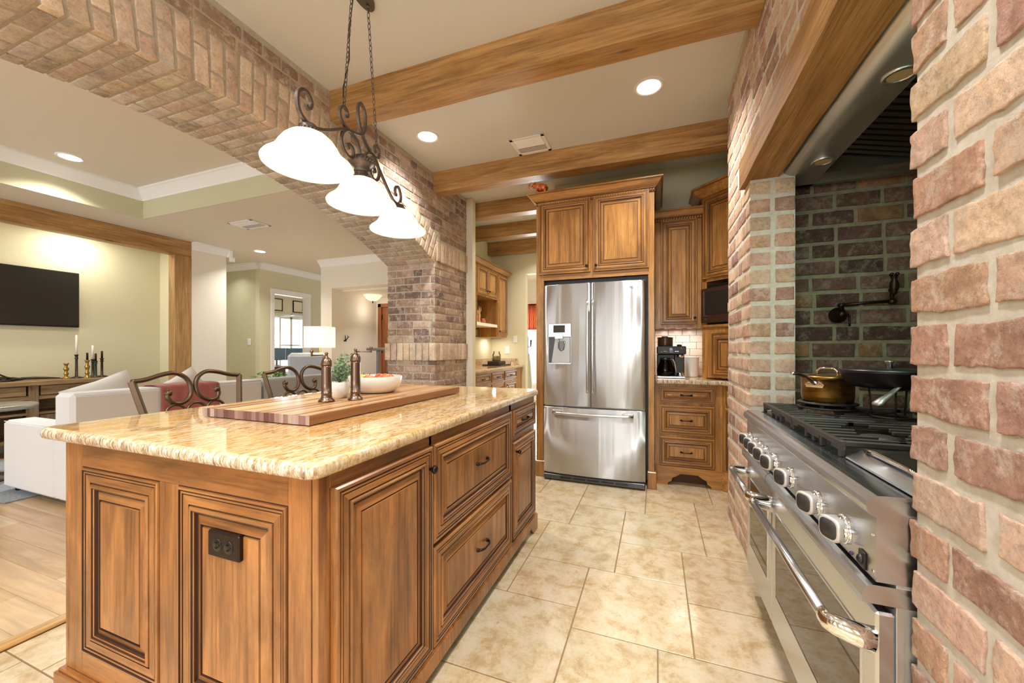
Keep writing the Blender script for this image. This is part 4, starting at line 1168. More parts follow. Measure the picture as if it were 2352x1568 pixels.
dbox(m, (0, -.25, .917), (.045, 0, 2.54), 0, .001); dbox(m, (SW - .045, -.25, .917), (SW, 0, 2.54), 0, .001)
dbox(m, (.0, -.27, .917), (SW, -.25, 1.8), 0)
m.build('body', CW, cc)
m = MB(); dbox(m, (-.004, -.0, 1.368), (SW + .004, .014, 1.392), 1, .003); m.build('shelf_edge', CW, cc)
q = MB(); panel(q, dg(.022, .002, 1.80), UD, UZ, ND, .556, .715); d = q.build('door', CW, cc)
q = MB(); dbox(q, (.045, -.02, .925), (SW - .045, -.001, 1.365), 0); panel(q, dg(.1, .001, .935), UD, UZ, ND, .40, .39); d = q.build('garage_door', CW, cc); knob(d, dg(.47, .016, .975), ND, r=.011)
m = MB(); c0 = dg(0, 0, 0); c1 = dg(SW, 0, 0); crown_run(m, [(c0.x, 4.15), (c0.x, c0.y), (c1.x, c1.y), (1.3, c1.y)], 2.515, 1.1); m.build('crown', CW, cc)
m = MB(); a, b = dg(.01, .010, 2.500), dg(SW - .01, .010, 2.500); rope(m, a, b, ND); m.build('rope_moulding', [M['cabX'], M['glaze2']], cc)
mv = root('microwave', 'black and brown built-in microwave oven in the corner cabinet', 'microwave', dg(.3, -.1, 1.395))
m = MB(); dbox(m, (.05, -.24, 1.395), (SW - .05, .0, 1.745), 0, .004); m.build('case', [M['black']], mv)
mbz = plain('microwave_bronze', '#4a3428', .35, .4)
m = MB(); dbox(m, (.004, .0, 1.410), (SW - .004, .022, 1.715), 0, .004); d = m.build('door', [mbz], mv)
m = MB(); dbox(m, (.05, .0215, 1.482), (SW - .16, .0245, 1.682), 0, .001); dbox(m, (.035, .0215, 1.474), (.0385, .0265, 1.69), 1, .001); dbox(m, (.035, .0215, 1.470), (.075, .0265, 1.4735), 1, .001); w = m.build('window', [M['screen'], M['chrome']], d)
m = MB(); dbox(m, (.037, .0215, 1.432), (.050, .0235, 1.45), 0, .001); dbox(m, (.054, .0215, 1.432), (.064, .0235, 1.45), 0, .001); m.build('badge', [M['chrome']], d)

# base cabinets and their counter
bcab = root('base_cabinet', 'three-drawer base cabinet below the coffee maker', 'cabinet', (.25, 3.9, 0))
m = MB(); m.box((-.012, 3.632, .10), (.523, 4.15, .875), 0, .002); m.build('body', CW, bcab)
for z0, z1, k in ((.716, .850, .6), (.440, .690, .85), (.166, .416, .85)):
    q = MB(); panel(q, (.029, 3.631, z0), UX, UZ, YN, .430, z1 - z0, DOOR, k); d = q.build('drawer', CW, bcab)
    pull(d, (.243, 3.618, (z0 + z1) / 2), UX, YN, .085)
def valance(m, O, U, N, L, h=.162):
    pts = [(0, 0), (.09, 0), (.092, .022), (.118, .036), (.126, .066), (.16, .082), (.19, .105), (L - .19, .105), (L - .16, .082), (L - .126, .066), (L - .118, .036), (L - .092, .022), (L - .09, 0), (L, 0), (L, h - .006), (L - .004, h), (.004, h), (0, h - .006)]
    m.ext(pts, O, U, UZ, N, .020, 1)
m = MB(); valance(m, (.006, 3.632, 0), UX, YN, .518); m.build('valance', CW, bcab)
m = MB(); m.box((-.01, 3.72, 0), (.52, 4.14, .10)); m.build('toe_recess', [M['glaze2']], bcab)
BP = V(.523, 3.632, 0)
def bd(s, n, z): return BP + V(*UD) * s + V(*ND) * n + V(0, 0, z)
b2 = root('corner_base_cabinet', 'angled base cabinet with one drawer over a door, beside the brick pier', 'cabinet', (.8, 3.7, 0))
m = MB(); e_ = bd(.46, 0, 0); m.ext([(BP.x + .001, BP.y), (e_.x, e_.y), (1.3, e_.y), (1.3, 4.15), (BP.x + .001, 4.15)], (0, 0, .10), UX, (0, 1, 0), UZ, .775, 0); m.build('body', CW, b2)
q = MB(); panel(q, bd(.03, .001, .716), UD, UZ, ND, .40, .134, DOOR, .6); d = q.build('drawer', CW, b2); pull(d, bd(.23, .014, .783), UD, ND, .085)
q = MB(); panel(q, bd(.03, .001, .166), UD, UZ, ND, .40, .524, DOOR); d = q.build('door', CW, b2); knob(d, bd(.395, .018, .63), ND)
m = MB(); valance(m, bd(.004, 0, 0), UD, ND, .45); m.build('valance', CW, b2)
m = MB(); m.ext([(.012, 3.590), (.506, 3.590), (.80, 3.296), (1.3, 3.296), (1.3, 4.15), (-.0125, 4.15), (-.0125, 3.60)], (0, 0, .8755), UX, (0, 1, 0), UZ, .0395, 0)
import bmesh as _bm
ct = m.build('countertop', [M['granite']], None, (.5, 3.9, .8755))
bmod = ct.modifiers.new('edge', 'BEVEL'); bmod.width = .011; bmod.segments = 3; bmod.limit_method = 'ANGLE'
tag(ct, 'granite counter running under the coffee maker and corner cabinet', 'countertop')
# tiled splashback
m = MB(); r = random.Random(9)
for i in range(7):
    z0 = .916 + i * .066; x = -.012 - .06 * (i % 2)
    while x < .50:
        a, b = max(x, -.012), min(x + .125, .50)
        if b - a > .01:
            t = r.uniform(.93, 1.03); m.box((a + .001, 4.138, z0 + .001), (b - .001, 4.15, min(z0 + .065, 1.3715)), 0, .002, (t, t * .98, t * .96, 1))
        x += .127
sp = NT('splash_tile'); sp.set(rough=.25); sp.base(sp.mix(1.0, S('#e3d6cc'), sp.attr(), 'MULTIPLY')); sp.bump(sp.noise(sp.coords((1, 1, 1)), 30, 3), .2, .004)
struct(m, 'trim_7', [sp.mat], 'pale subway tile splashback')

# coffee maker, canister
cm = root('coffee_maker', 'black drip coffee maker with glass carafe on the corner counter', 'coffee maker', (.125, 3.86, .915))
m = MB(); m.box((.008, 3.745, .916), (.245, 3.97, .936), 0, .004); m.build('base', [M['steelX']], cm)
m = MB(); m.box((.008, 3.87, .936), (.240, 3.97, 1.13), 0, .006); m.box((.155, 3.80, .936), (.240, 3.97, 1.13), 0, .006); m.build('tower', [M['black']], cm)
m = MB(); m.box((.006, 3.76, 1.13), (.252, 3.975, 1.205), 0, .008); hd = m.build('brew_head', [M['black']], cm)
m = MB(); m.lathe([(.022, 0), (.022, .004), (.018, .006)], (.128, 3.760, 1.168), YN, 24, 0); m.lathe([(.016, .005), (.016, .0065)], (.128, 3.760, 1.168), YN, 20, 1)
for x, z in ((.045, 1.185), (.045, 1.155), (.212, 1.185)): m.lathe([(.006, 0), (.006, .003)], (x, 3.760, z), YN, 12, 0)
for x in (.072, .088, .166, .182): m.box((x - .005, 3.7585, 1.157), (x + .005, 3.7605, 1.1595), 0)
m.build('dial', [M['chrome'], plain('dial_screen', '#7f95c9', .2)], hd)
m = MB(); m.lathe([(.065, 1.205), (.068, 1.215), (.068, 1.275), (.07, 1.28)], (.08, 3.87, 0), UZ, 28, 0, capb=True); m.build('bean_hopper', [plain('smoked_hopper', '#5b4c40', .12, .5)], cm)
m = MB(); m.lathe([(.07, 1.279), (.07, 1.287), (.03, 1.289), (.03, 1.297), (.001, 1.297)], (.08, 3.87, 0), UZ, 28); m.build('hopper_lid', [M['black']], cm)
m = MB(); m.lathe([(.02, 1.205), (.022, 1.215), (.016, 1.222)], (.20, 3.86, 0), UZ, 16); m.build('button', [M['black']], cm)
for z in (1.105, .936):
    m = MB(); m.lathe([(.030, z), (.030, z + .028)], (.205, 3.80, 0), UZ, 20); m.build('collar', [M['chrome']], cm)
cf = MB(); cf.lathe([(.055, .938), (.068, .945), (.075, .975), (.070, 1.01), (.052, 1.055), (.045, 1.07), (.048, 1.08)], (.080, 3.80, 0), UZ, 28, capt=False); cg = cf.build('carafe', [glass('carafe_glass', '#8c8580', .03)], cm)
m = MB(); m.lathe([(.053, .939), (.066, .946), (.072, .972), (.001, .973)], (.080, 3.80, 0), UZ, 28); m.build('coffee', [plain('coffee', '#160c07', .1)], cg)
m = MB(); m.lathe([(.048, 1.078), (.050, 1.085), (.044, 1.098), (.01, 1.10)], (.080, 3.80, 0), UZ, 28); m.build('carafe_lid', [M['black']], cg)
m = MB(); m.tube([(.118, 3.775, 1.085), (.145, 3.762, 1.08), (.158, 3.757, 1.05), (.165, 3.755, 1.0), (.168, 3.755, .97)], [.007, .008, .008, .008, .007], 8); m.build('handle', [plain('champagne_metal', '#b7a58c', .3, .8)], cg)
cn = root('canister', 'white ribbed crock beside the coffee maker', 'canister', (.315, 4.03, .915))
m = MB(); pr = [(.058, .916)]
for i in range(15): pr += [(.060 + .006 * i / 15, .922 + i * .012), (.0585 + .006 * i / 15, .928 + i * .012)]
pr += [(.068, 1.103), (.066, 1.106), (.060, 1.10), (.055, .93)]
m.lathe(pr, (.315, 4.03, 0), UZ, 32); m.build('crock', [M['ceramic']], cn)

# decorations on top of the cabinets
el = root('elephant_figurine', 'small orange and red elephant figurine with raised trunk on top of the refrigerator cabinet', 'figurine', (-1.0, 3.46, 2.612))
ep = NT('patchwork_red'); ep.set(rough=.35); w_ = ep.new('ShaderNodeTexVoronoi'); w_.inputs['Scale'].default_value = 55; ep.lk(ep.coords((1, 1, 1)), w_.inputs['Vector'])
ep.base(ep.ramp(w_.outputs['Color'], [(.2, S('#8f2f1c')), (.5, S('#c4562a')), (.8, S('#d98d4a'))])); ep = ep.mat
def ez(x, y, z): return (-1.0 + x * 1.1, 3.46 + y, 2.6125 + z * 1.12)
m = MB(); m.tube([ez(.048, 0, .045), ez(.03, 0, .055), ez(0, 0, .062), ez(-.03, 0, .07), ez(-.045, 0, .078)], [.02, .034, .036, .032, .022], 14); m.ball(ez(-.055, 0, .085), .028, 14, 10); m.build('body', [ep], el)
m = MB(); m.tube([ez(-.075, 0, .082), ez(-.092, 0, .068), ez(-.105, 0, .07), ez(-.112, 0, .088), ez(-.104, 0, .108), ez(-.094, 0, .118)], [.012, .0095, .0075, .006, .005, .0045], 10); m.build('trunk', [ep], el)
for sy in (-1, 1):
    m = MB(); m.ball(ez(-.045, sy * .028, .085), .022, 12, 8, 0, (.8, .25, 1)); m.build('ear', [ep], el)
    m = MB(); m.tube([ez(-.073, sy * .012, .07), ez(-.088, sy * .015, .062), ez(-.096, sy * .015, .068)], [.0035, .003, .001], 6); m.build('tusk', [M['ceramic']], el)
    for x in (-.03, .035):
        m = MB(); m.tube([ez(x, sy * .017, .05), ez(x, sy * .018, .02), ez(x, sy * .018, .004)], [.014, .011, .0125], 10); m.build('leg', [ep], el)
rs = root('rooster_figurine', 'tiny dark metal ornament on the corner cabinet top, at the brick edge', 'figurine', (.655, 3.70, 2.61))
m = MB(); p = V(.655, 3.70, 2.61)
m.lathe([(.025, 0), (.02, .006), (.006, .012), (.006, .03)], p, UZ, 14); m.tube([p + V(-.03, 0, .05), p + V(-.01, 0, .04), p + V(.02, 0, .045), p + V(.03, 0, .075), p + V(.036, 0, .09)], [.006, .018, .016, .009, .003], 10)
for k in range(5): m.tube([p + V(-.02, 0, .045), p + V(-.05, .01 * (k - 2), .07 + .008 * k), p + V(-.065, .012 * (k - 2), .05)], [.004, .003, .001], 5)
m.build('body', [M['pewter']], rs)

# ------------------------------------------------------------------ range
RY0, RY1 = .988, 2.165
rg = root('range', 'large stainless steel professional gas range with two oven doors', 'range', (.75, 1.56, 0))
SY = M['steelY']
m = MB(); m.box((.4415, RY0 + .001, .12), (1.12, RY1 - .004, .868), 0, .001); m.build('body', [M['steel_side']], rg)
prof = [(.60, .884), (.425, .884), (.412, .8825), (.402, .878), (.395, .870), (.3925, .861), (.394, .852), (.399, .844), (.409, .8385), (.409, .709), (.60, .709)]
m = MB(); m.ext(prof, (0, RY0, 0), UX, UZ, (0, 1, 0), RY1 - RY0, 0); cpn = m.build('control_panel', [SY], rg)
prof = [(.50, .702), (.404, .702), (.394, .698), (.3875, .688), (.386, .676), (.387, .664), (.50, .664)]
m = MB(); m.ext(prof, (0, RY0, 0), UX, UZ, (0, 1, 0), 1.735 - RY0, 0); m.ext(prof, (0, 1.74, 0), UX, UZ, (0, 1, 0), RY1 - 1.74, 0); m.build('lip_trim', [SY], rg)
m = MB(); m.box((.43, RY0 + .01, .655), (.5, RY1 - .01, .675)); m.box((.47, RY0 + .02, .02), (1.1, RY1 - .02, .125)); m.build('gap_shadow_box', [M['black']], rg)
m = MB(); m.box((.470, RY0 + .02, .0), (.478, RY1 - .02, .118), 0); m.build('kick_plate', [SY], rg)
def oven_door(y0, y1, wy0, wy1):
    m = MB(); m.box((.409, y0, .125), (.441, y1, .648), 0, .005); d = m.build('oven_door', [SY], rg)
    m = MB(); m.box((.4082, wy0, .262), (.4105, wy1, .566), 0, .001); m.build('oven_window', [M['darkglass']], d)
    m = MB()
    for a, b in (((wy0 - .006, .256), (wy1 + .006, .262)), ((wy0 - .006, .566), (wy1 + .006, .572)), ((wy0 - .006, .262), (wy0, .566)), ((wy1, .262), (wy1 + .006, .566))): m.box((.4065, a[0], a[1]), (.411, b[0], b[1]), 0, .001)
    m.build('window_trim', [M['steelZ']], d)
    hy0, hy1, hx, hz = y0 + .035, y1 - .035, .337, .596
    m = MB(); m.tube([(hx, hy0 + .02, hz), (hx, hy1 - .02, hz)], .0125, 16); h = m.build('handle', [M['steelY']], d)
    for ye, sg in ((hy0, 1), (hy1, -1)):
        m = MB()
        m.tube([(hx, ye + sg * .022, hz), (hx - .001, ye + sg * .010, hz), (hx + .001, ye - sg * .004, hz - .001), (hx + .012, ye - sg * .013, hz - .003), (hx + .030, ye - sg * .019, hz - .006), (hx + .052, ye - sg * .022, hz - .010), (.409, ye - sg * .023, hz - .013)],
               [.0145, .0185, .0205, .022, .0235, .0255, .0275], 18, 0, False, [(math.cos(2 * PI * q_ / 18), math.sin(2 * PI * q_ / 18) * .72) for q_ in range(18)], (0, 0, 1))
        m.build('handle_elbow', [M['chrome']], h)
    return d
oven_door(RY0 + .0, 1.736, 1.05, 1.685); oven_door(1.743, RY1 - .002, 1.80, 2.10)
# knobs
kw = plain('knob_silver', '#cfcdc9', .35, .45); kb = plain('knob_black', '#2b2b2c', .5)
KYS = [1.122, 1.285, 1.508, 1.690, 1.805, 1.900, 1.985, 2.080]
KZ = .757
for i, y in enumerate(KYS):
    p = (.409, y, KZ)
    m = MB(); m.lathe([(.0335, 0), (.0335, .002), (.030, .006), (.0295, .009), (.028, .013), (.027, .015)], p, (-1, 0, 0), 28); k = m.build('knob', [M['chrome']], rg)
    m = MB()
    for j in range(26):
        t = 2 * PI * j / 26; m.ball((.409 - .006, y + .0305 * math.cos(t), KZ + .0305 * math.sin(t)), .0030, 6, 4)
    m.build('knob_beading', [M['chrome']], k)
    ta = .42; ka = V(-math.cos(ta), -math.sin(ta), 0); kp = V(.409 - .012, y + .002, KZ)
    m = MB(); m.lathe([(.0262, -.004), (.0268, .010), (.0282, .022), (.0274, .026), (.024, .0280)], kp, ka, 36, 0, True, 1.6)
    m.build('knob_grip', [kw], k)
    m = MB(); m.lathe([(.0225, .0276), (.0225, .0286), (.001, .0292)], kp, ka, 32, 0, True, 1.3); m.build('knob_face', [kb], k)
    lab = {0: 'HOT', 1: 'HIGH'}.get(i)
    sd_ = V(math.sin(ta), -math.cos(ta), 0)                      # side of the grip turned to the room
    q_ = kp + ka * .012 + sd_ * .0272
    if lab:
        text('knob_mark', lab, .0085, q_, (PI / 2, -PI / 2, ta), kb, k)
    else:
        m = MB(); T = Matrix.Translation(q_) @ Matrix.Rotation(ta, 4, 'Z')
        for j in range(5): m.box((-.004, -.0008, -.014 + j * .006), (.004, .0006, -.011 + j * .006), 0, 0, M=T)
        m.build('knob_mark', [kb], k)
m = MB(); m.box((.4045, 1.026, .710), (.4095, 1.052, .748), 0, .002); m.ball((.404, 1.039, .729), .009, 10, 6, 0, (.9, .9, 1.2)); m.build('switch', [M['black']], rg)
m = MB(); m.ball((.4085, 1.092, .716), .0045, 10, 6); m.build('indicator', [plain('indicator_purple', '#4a2450', .3)], rg)
for y, z in ((.999, .80), (.999, .725)): m = MB(); m.lathe([(.004, 0), (.0035, .0015)], (.409, y, z), (-1, 0, 0), 10); m.build('screw', [M['chrome']], rg)
# cooktop
m = MB(); m.box((.47, 1.285, .872), (1.10, RY1 - .02, .886), 0); m.box((.445, RY0 + .003, .868), (1.11, RY1 - .003, .8842), 1); 
m.build('cooktop', [plain('cooktop_dark', '#4a4540', .3, .7), SY], rg)
m = MB()
for yy in [1.31 + .018 * k for k in range(45)]: m.box((.455, yy, .8842), (.475, yy + .008, .8852))
m.build('vent_slots', [M['black']], rg)
for (xc, yc) in ((.63, 1.49), (.93, 1.49), (.63, 1.88), (.93, 1.88)):
    m = MB(); m.lathe([(.06, .886), (.058, .896), (.045, .9), (.046, .912), (.03, .916), (.001, .917)], (xc, yc, 0), UZ, 28); m.build('burner', [M['castiron']], rg)
def grate(y0, y1):
    m = MB(); x0, x1 = .462, 1.085; z0, z1 = .912, .930; t = .015
    bars = [((x0, y0), (x0 + t, y1)), ((x1 - t, y0), (x1, y1)), ((x0, y0), (x1, y0 + t)), ((x0, y1 - t), (x1, y1)), (((x0 + x1) / 2 - t / 2, y0), ((x0 + x1) / 2 + t / 2, y1))]
    for i_, (a, b) in enumerate(bars):
        e_ = .0007 * (i_ in (2, 3)); m.box((a[0] + e_, a[1] + e_, z0 + e_), (b[0] - e_, b[1] - e_, z1 - e_), 0, .003)
    yc = (y0 + y1) / 2
    for xa, xb in ((x0, (x0 + x1) / 2), ((x0 + x1) / 2, x1)):
        for j, yy in enumerate((y0 + .05, y0 + .10, y0 + .15, yc, y1 - .15, y1 - .10, y1 - .05)):
            l = .165 if j in (0, 6) else (.125 if j in (1, 5) else .095)
            if j == 3: l = .11
            m.box((xa + .005, yy - .0055, z0 + .004), (xa + l, yy + .0055, z1 - .0012), 0, .002); m.box((xb - l, yy - .0055, z0 + .004), (xb - .005, yy + .0055, z1 - .0012), 0, .002)
    for x in (x0 + .001, x1 - t + .001):
        for yy in (y0 + .0012, y0 + .13, yc - .007, y1 - .143, y1 - t + .0008): m.box((x, yy, .885), (x + t - .002, yy + t - .002, z0 + .004), 0, .002)
    for ya, yb in ((y0 + .001, y0 + .06), (yc - .05, yc + .05), (y1 - .06, y1 - .001)): m.box((x0 + .0016, ya, .903), (x0 + t - .0016, yb, z0 + .004))
    return m.build('grate', [M['castiron']], rg)
grate(1.30, 1.70); grate(1.705, 2.105)
m = MB(); m.box((.505, .992, .885), (1.08, 1.288, .908), 0, .004); gd = m.build('griddle_cover', [plain('griddle_dark', '#3d3832', .28, .6)], rg)
m = MB(); m.ext([(.470, .887), (.508, .887), (.522, .911), (.504, .911), (.470, .892)], (0, .992, 0), UX, UZ, (0, 1, 0), .293, 0); m.build('griddle_rail', [SY], gd)
m = MB(); m.tube([(.500, 1.255, .9115), (.500, 1.24, .918), (.500, 1.20, .9205), (.497, 1.06, .9215), (.496, 1.035, .918)], [.004, .007, .008, .0055, .003], 10); m.build('griddle_handle', [M['chrome']], gd)
rg.location.x += .008
# range hood
hd = root('range_hood', 'stainless steel range hood liner tucked behind the mantel beam', 'range hood', (.9, 1.7, 2.09))
m = MB(); pr = [(.608, 2.30), (.608, 2.145), (.614, 2.118), (.628, 2.095), (.650, 2.080), (.675, 2.074), (.80, 2.074), (.80, 2.088), (.70, 2.09), (.68, 2.30)]
m.ext(pr, (0, .985, 0), UX, UZ, (0, 1, 0), 2.56 - .985, 0, True); m.build('bullnose', [steel('hood_steel', '#cfcbc4', .42, 'Y', .3)], hd)
m = MB(); m.box((.70, 2.53, 2.074), (1.35, 2.56, 2.35)); m.box((.70, .985, 2.074), (1.35, 1.01, 2.35)); m.box((1.31, .985, 2.074), (1.35, 2.56, 2.35)); m.box((.62, .985, 2.30), (1.35, 2.56, 2.35)); m.build('canopy', [M['steel_dull']], hd)
m = MB(); nb = 30
for i in range(nb):
    y = 1.02 + i * (2.42 - 1.02) / nb
    m.add([(.80, y, 2.21), (1.20, y, 2.11), (1.20, y + .030, 2.11), (.80, y + .030, 2.21), (.80, y, 2.19), (1.20, y, 2.09), (1.20, y + .030, 2.09), (.80, y + .030, 2.19)],
          [(0, 1, 2, 3), (4, 5, 6, 7), (0, 1, 5, 4), (2, 3, 7, 6), (0, 3, 7, 4), (1, 2, 6, 5)], 0)
m.build('baffle_filter', [plain('filter_dark', '#4b433b', .35, .8)], hd)
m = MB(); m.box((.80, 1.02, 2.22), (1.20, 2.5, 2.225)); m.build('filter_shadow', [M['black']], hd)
m = MB(); m.box((.80, 2.42, 2.085), (1.20, 2.535, 2.215)); m.build('filter_end', [M['steel_dull']], hd)
m = MB(); m.tube([(.95, 1.86, 2.168), (.95, 1.86, 2.150), (.95, 1.92, 2.150), (.95, 1.92, 2.168)], .004, 6); m.build('filter_handle', [M['steelY']], hd)
for y in (2.24, 1.62, 1.15):
    m = MB(); m.lathe([(.046, .0), (.046, -.005), (.036, -.006), (.034, -.001)], (.745, y, 2.074), UZ, 24, capb=False, capt=False); l_ = m.build('hood_lamp', [M['steelY']], hd)
    m = MB(); m.lathe([(.033, -.003), (.001, -.0035)], (.745, y, 2.074), UZ, 20, capb=False, capt=False); m.build('lamp_glass', [plain('lamp_amber', '#b9a47c', .2)], l_)
    if y < 2: area('niche_green_fill', (.745, y, 2.066), (0, 0, 0), .05, .05, 2.6, (.66, 1.0, .78), 'DISK')  # hood lamps are off; green fill added to tint the niche

# pot filler on the niche wall
pf = root('pot_filler', 'oil-rubbed bronze folding pot filler faucet on the niche wall', 'faucet', (.93, 2.612, 1.37))
BR = [M['bronze']]; c = V(.935, 2.612, 1.365)
m = MB(); m.lathe([(.042, 0), (.042, .004), (.036, .008), (.034, .012), (.026, .016), (.020, .03), (.018, .045)], c, YN, 28); m.build('escutcheon', BR, pf)
m = MB(); m.lathe([(.016, .04), (.019, .05), (.019, .062), (.013, .07), (.001, .072)], c, YN, 20); m.lathe([(.012, 0), (.012, .03), (.016, .034), (.016, .046), (.01, .05)], c + V(.0, -.045, .01), UZ, 16); m.build('valve', BR, pf)
m = MB(); h0 = c + V(.025, -.055, -.002); m.tube([c + V(0, -.055, 0), h0, h0 + V(.006, 0, -.012), h0 + V(.007, 0, -.045), h0 + V(.007, 0, -.062)], [.008, .008, .006, .0045, .006], 10); m.build('lever', BR, pf)
a0 = c + V(0, -.045, .052); a1 = a0 + V(.205, -.02, .010)
m = MB(); m.tube([a0, a1], .0085, 12); m.build('arm', BR, pf)
m = MB(); m.lathe([(.008, -.018), (.015, -.013), (.018, -.003), (.015, .007), (.009, .012), (.008, .024), (.011, .027), (.011, .033), (.008, .036), (.009, .046), (.015, .052), (.015, .061), (.008, .068), (.001, .070)], a1, UZ, 20); m.build('elbow', BR, pf)
sp_ = a1 + V(-.012, -.045, .062)
m = MB(); m.tube([a1 + V(0, 0, .056), sp_ + V(0, 0, .0)], .007, 10); m.build('second_arm', BR, pf)
m = MB(); m.lathe([(.009, -.034), (.010, -.026), (.016, -.010), (.0195, .008), (.017, .026), (.011, .042), (.011, .048), (.014, .051), (.014, .056), (.009, .060), (.001, .062)], sp_, UZ, 24); m.build('spout', BR, pf)
m = MB()
for k in range(4):
    t = k * PI / 2 + .5; m.ball(sp_ + V(.0145 * math.cos(t), .0145 * math.sin(t), .068), .0085, 10, 7)
m.build('cross_handle', BR, pf)

# pots on the range
kt = root('trivet_ring', 'black cast iron burner ring under the copper saucepan', 'burner ring', (.68, 2.0, .931))
m = MB(); px, py = .675, 1.985
for z, R in ((.9305, .098), (.950, .100)):
    m.lathe([(R - .028, z), (R, z), (R + .003, z + .005), (R - .004, z + .009), (R - .026, z + .009), (R - .028, z)], (px, py, 0), UZ, 36, capb=False, capt=False)
for k in range(6):
    t = k * PI / 3; m.box((px + .085 * math.cos(t) - .006, py + .085 * math.sin(t) - .006, .935), (px + .085 * math.cos(t) + .006, py + .085 * math.sin(t) + .006, .955))
m.build('ring', [M['castiron']], kt)
cu = NT('tarnished_copper_pan'); cu.set(rough=.32, metal=.85)
cu.base(cu.ramp(cu.noise(cu.coords((4, 4, 9)), 2.2, 5, .6), [(.3, S('#4a3319')), (.5, S('#8a6228')), (.68, S('#b58a45'))])); cu = cu.mat
sc_ = root('saucepan', 'tarnished copper saucepan with lid at the far corner of the range', 'saucepan', (px, py, .96))
m = MB(); m.lathe([(.078, .9605), (.086, .966), (.089, .985), (.089, 1.055), (.092, 1.058), (.089, 1.060)], (px, py, 0), UZ, 40); m.build('pan', [cu], sc_)
m = MB(); m.lathe([(.0925, 1.0605), (.0925, 1.064), (.06, 1.071), (.001, 1.073)], (px, py, 0), UZ, 40); ld = m.build('lid', [cu], sc_)
m = MB(); u = V(.8, -.6, 0).normalized(); p0 = V(px, py, 1.068)
m.tube([p0 - u * .036, p0 - u * .034 + V(0, 0, .02), p0 - u * .022 + V(0, 0, .030), p0 + u * .022 + V(0, 0, .030), p0 + u * .034 + V(0, 0, .02), p0 + u * .036], .005, 10); m.build('lid_handle', [M['chrome']], ld)
m = MB(); d = V(-.62, -.60, 0).normalized(); q0 = V(px, py, 1.04) + d * .088
m.tube([q0, q0 + d * .02 + V(0, 0, .008), q0 + d * .06 + V(0, 0, .028), q0 + d * .12 + V(0, 0, .042), q0 + d * .15 + V(0, 0, .043)], [.010, .0075, .006, .008, .006], 10)
s_ = V(-d.y, d.x, 0)
m.ext([(-.03, -.012), (.03, -.012), (.036, 0), (.02, .014), (-.02, .014), (-.036, 0)], q0 - d * .003 + V(0, 0, -.006), s_, UZ, d, .006)
for k in (-1, 1): m.ball(q0 + s_ * (.02 * k) + d * .004, .004, 8, 5)
m.build('handle', [M['chrome']], sc_)
wx, wy = .80, 1.80
wr = root('pan_stand', 'small dark three-legged stand holding the skillet above the grates', 'pan stand', (wx, wy, .931))
m = MB()
for z, R in ((.9335, .052), (1.036, .060)): m.tube([(wx + R * math.cos(2 * PI * k / 28), wy + R * math.sin(2 * PI * k / 28), z) for k in range(28)], .003, 8, 0, True)
for k in range(3):
    t = k * 2 * PI / 3 + .35; m.tube([(wx + .052 * math.cos(t), wy + .052 * math.sin(t), .9335), (wx + .060 * math.cos(t), wy + .060 * math.sin(t), 1.036)], .003, 6)
m.build('wire_frame', [M['castiron']], wr)
sk = root('skillet', 'wide black covered skillet with grey handle beside the saucepan', 'skillet', (wx, wy, 1.04))
m = MB(); m.lathe([(.10, 1.040), (.112, 1.043), (.128, 1.06), (.146, 1.094), (.148, 1.098), (.144, 1.099)], (wx, wy, 0), UZ, 48); m.build('pan', [plain('nonstick_black', '#1b1718', .35, .2)], sk)
m = MB(); m.lathe([(.148, 1.0990), (.149, 1.102), (.10, 1.108), (.001, 1.110)], (wx, wy, 0), UZ, 48); ld = m.build('lid', [M['black']], sk)
m = MB(); m.lathe([(.009, 1.108), (.007, 1.125), (.016, 1.134), (.014, 1.138), (.001, 1.139)], (wx, wy, 0), UZ, 20); m.build('lid_knob', [M['chrome']], ld)
m = MB(); m.lathe([(.095, 1.0395), (.098, 1.044), (.04, 1.045)], (wx, wy, 0), UZ, 40); m.build('base_disc', [plain('disc_steel', '#b5b3ac', .35, .8)], sk)
q0 = V(wx - .02, wy - .105, 1.058); q1 = V(.690, 1.640, .990); d = (q1 - q0)
m = MB(); m.tube([q0, q0 + d * .12 + V(0, 0, -.004), q0 + d * .4 + V(0, 0, -.004), q0 + d * .75, q0 + d * .93, q1], [.013, .0085, .010, .015, .017, .010], 12, 0, False, [(math.cos(2 * PI * k / 12) * .5, math.sin(2 * PI * k / 12)) for k in range(12)], (0, 0, 1)); m.build('handle', [plain('handle_grey', '#9c9a92', .35, .7)], sk)
# ------------------------------------------------------------------ island pendant
pd = root('pendant_light', 'wrought iron three-shade island pendant hanging on two chains', 'pendant light', (-1.39, 1.55, 1.91))
A0 = V(-1.2985, 1.1566, 0); AD = V(-.2283, .9736, 0)
def pp(s, z, n=0): return A0 + AD * s + V(-AD.y, AD.x, 0) * n + V(0, 0, z)
SQ = [(1, .8), (1, -.8), (.8, -1), (-.8, -1), (-1, -.8), (-1, .8), (-.8, 1), (.8, 1)]
def iron(pts, nm, r=.0068):
    P = []; n = len(pts)
    for i in range(n - 1):
        p0, p1, p2, p3 = [pts[max(0, min(n - 1, i + k))] for k in (-1, 0, 1, 2)]
        for q in range(4):
            t = q / 4
            P.append([.5 * ((2 * p1[d]) + (-p0[d] + p2[d]) * t + (2 * p0[d] - 5 * p1[d] + 4 * p2[d] - p3[d]) * t * t + (-p0[d] + 3 * p1[d] - 3 * p2[d] + p3[d]) * t ** 3) for d in (0, 1)])
    P.append(list(pts[-1]))
    m = MB(); m.tube([pp(*q) for q in P], r, 8, 0, False, SQ, (-AD.y, AD.x, 0), False)
    return m.build(nm, [M['pewter']], pd)
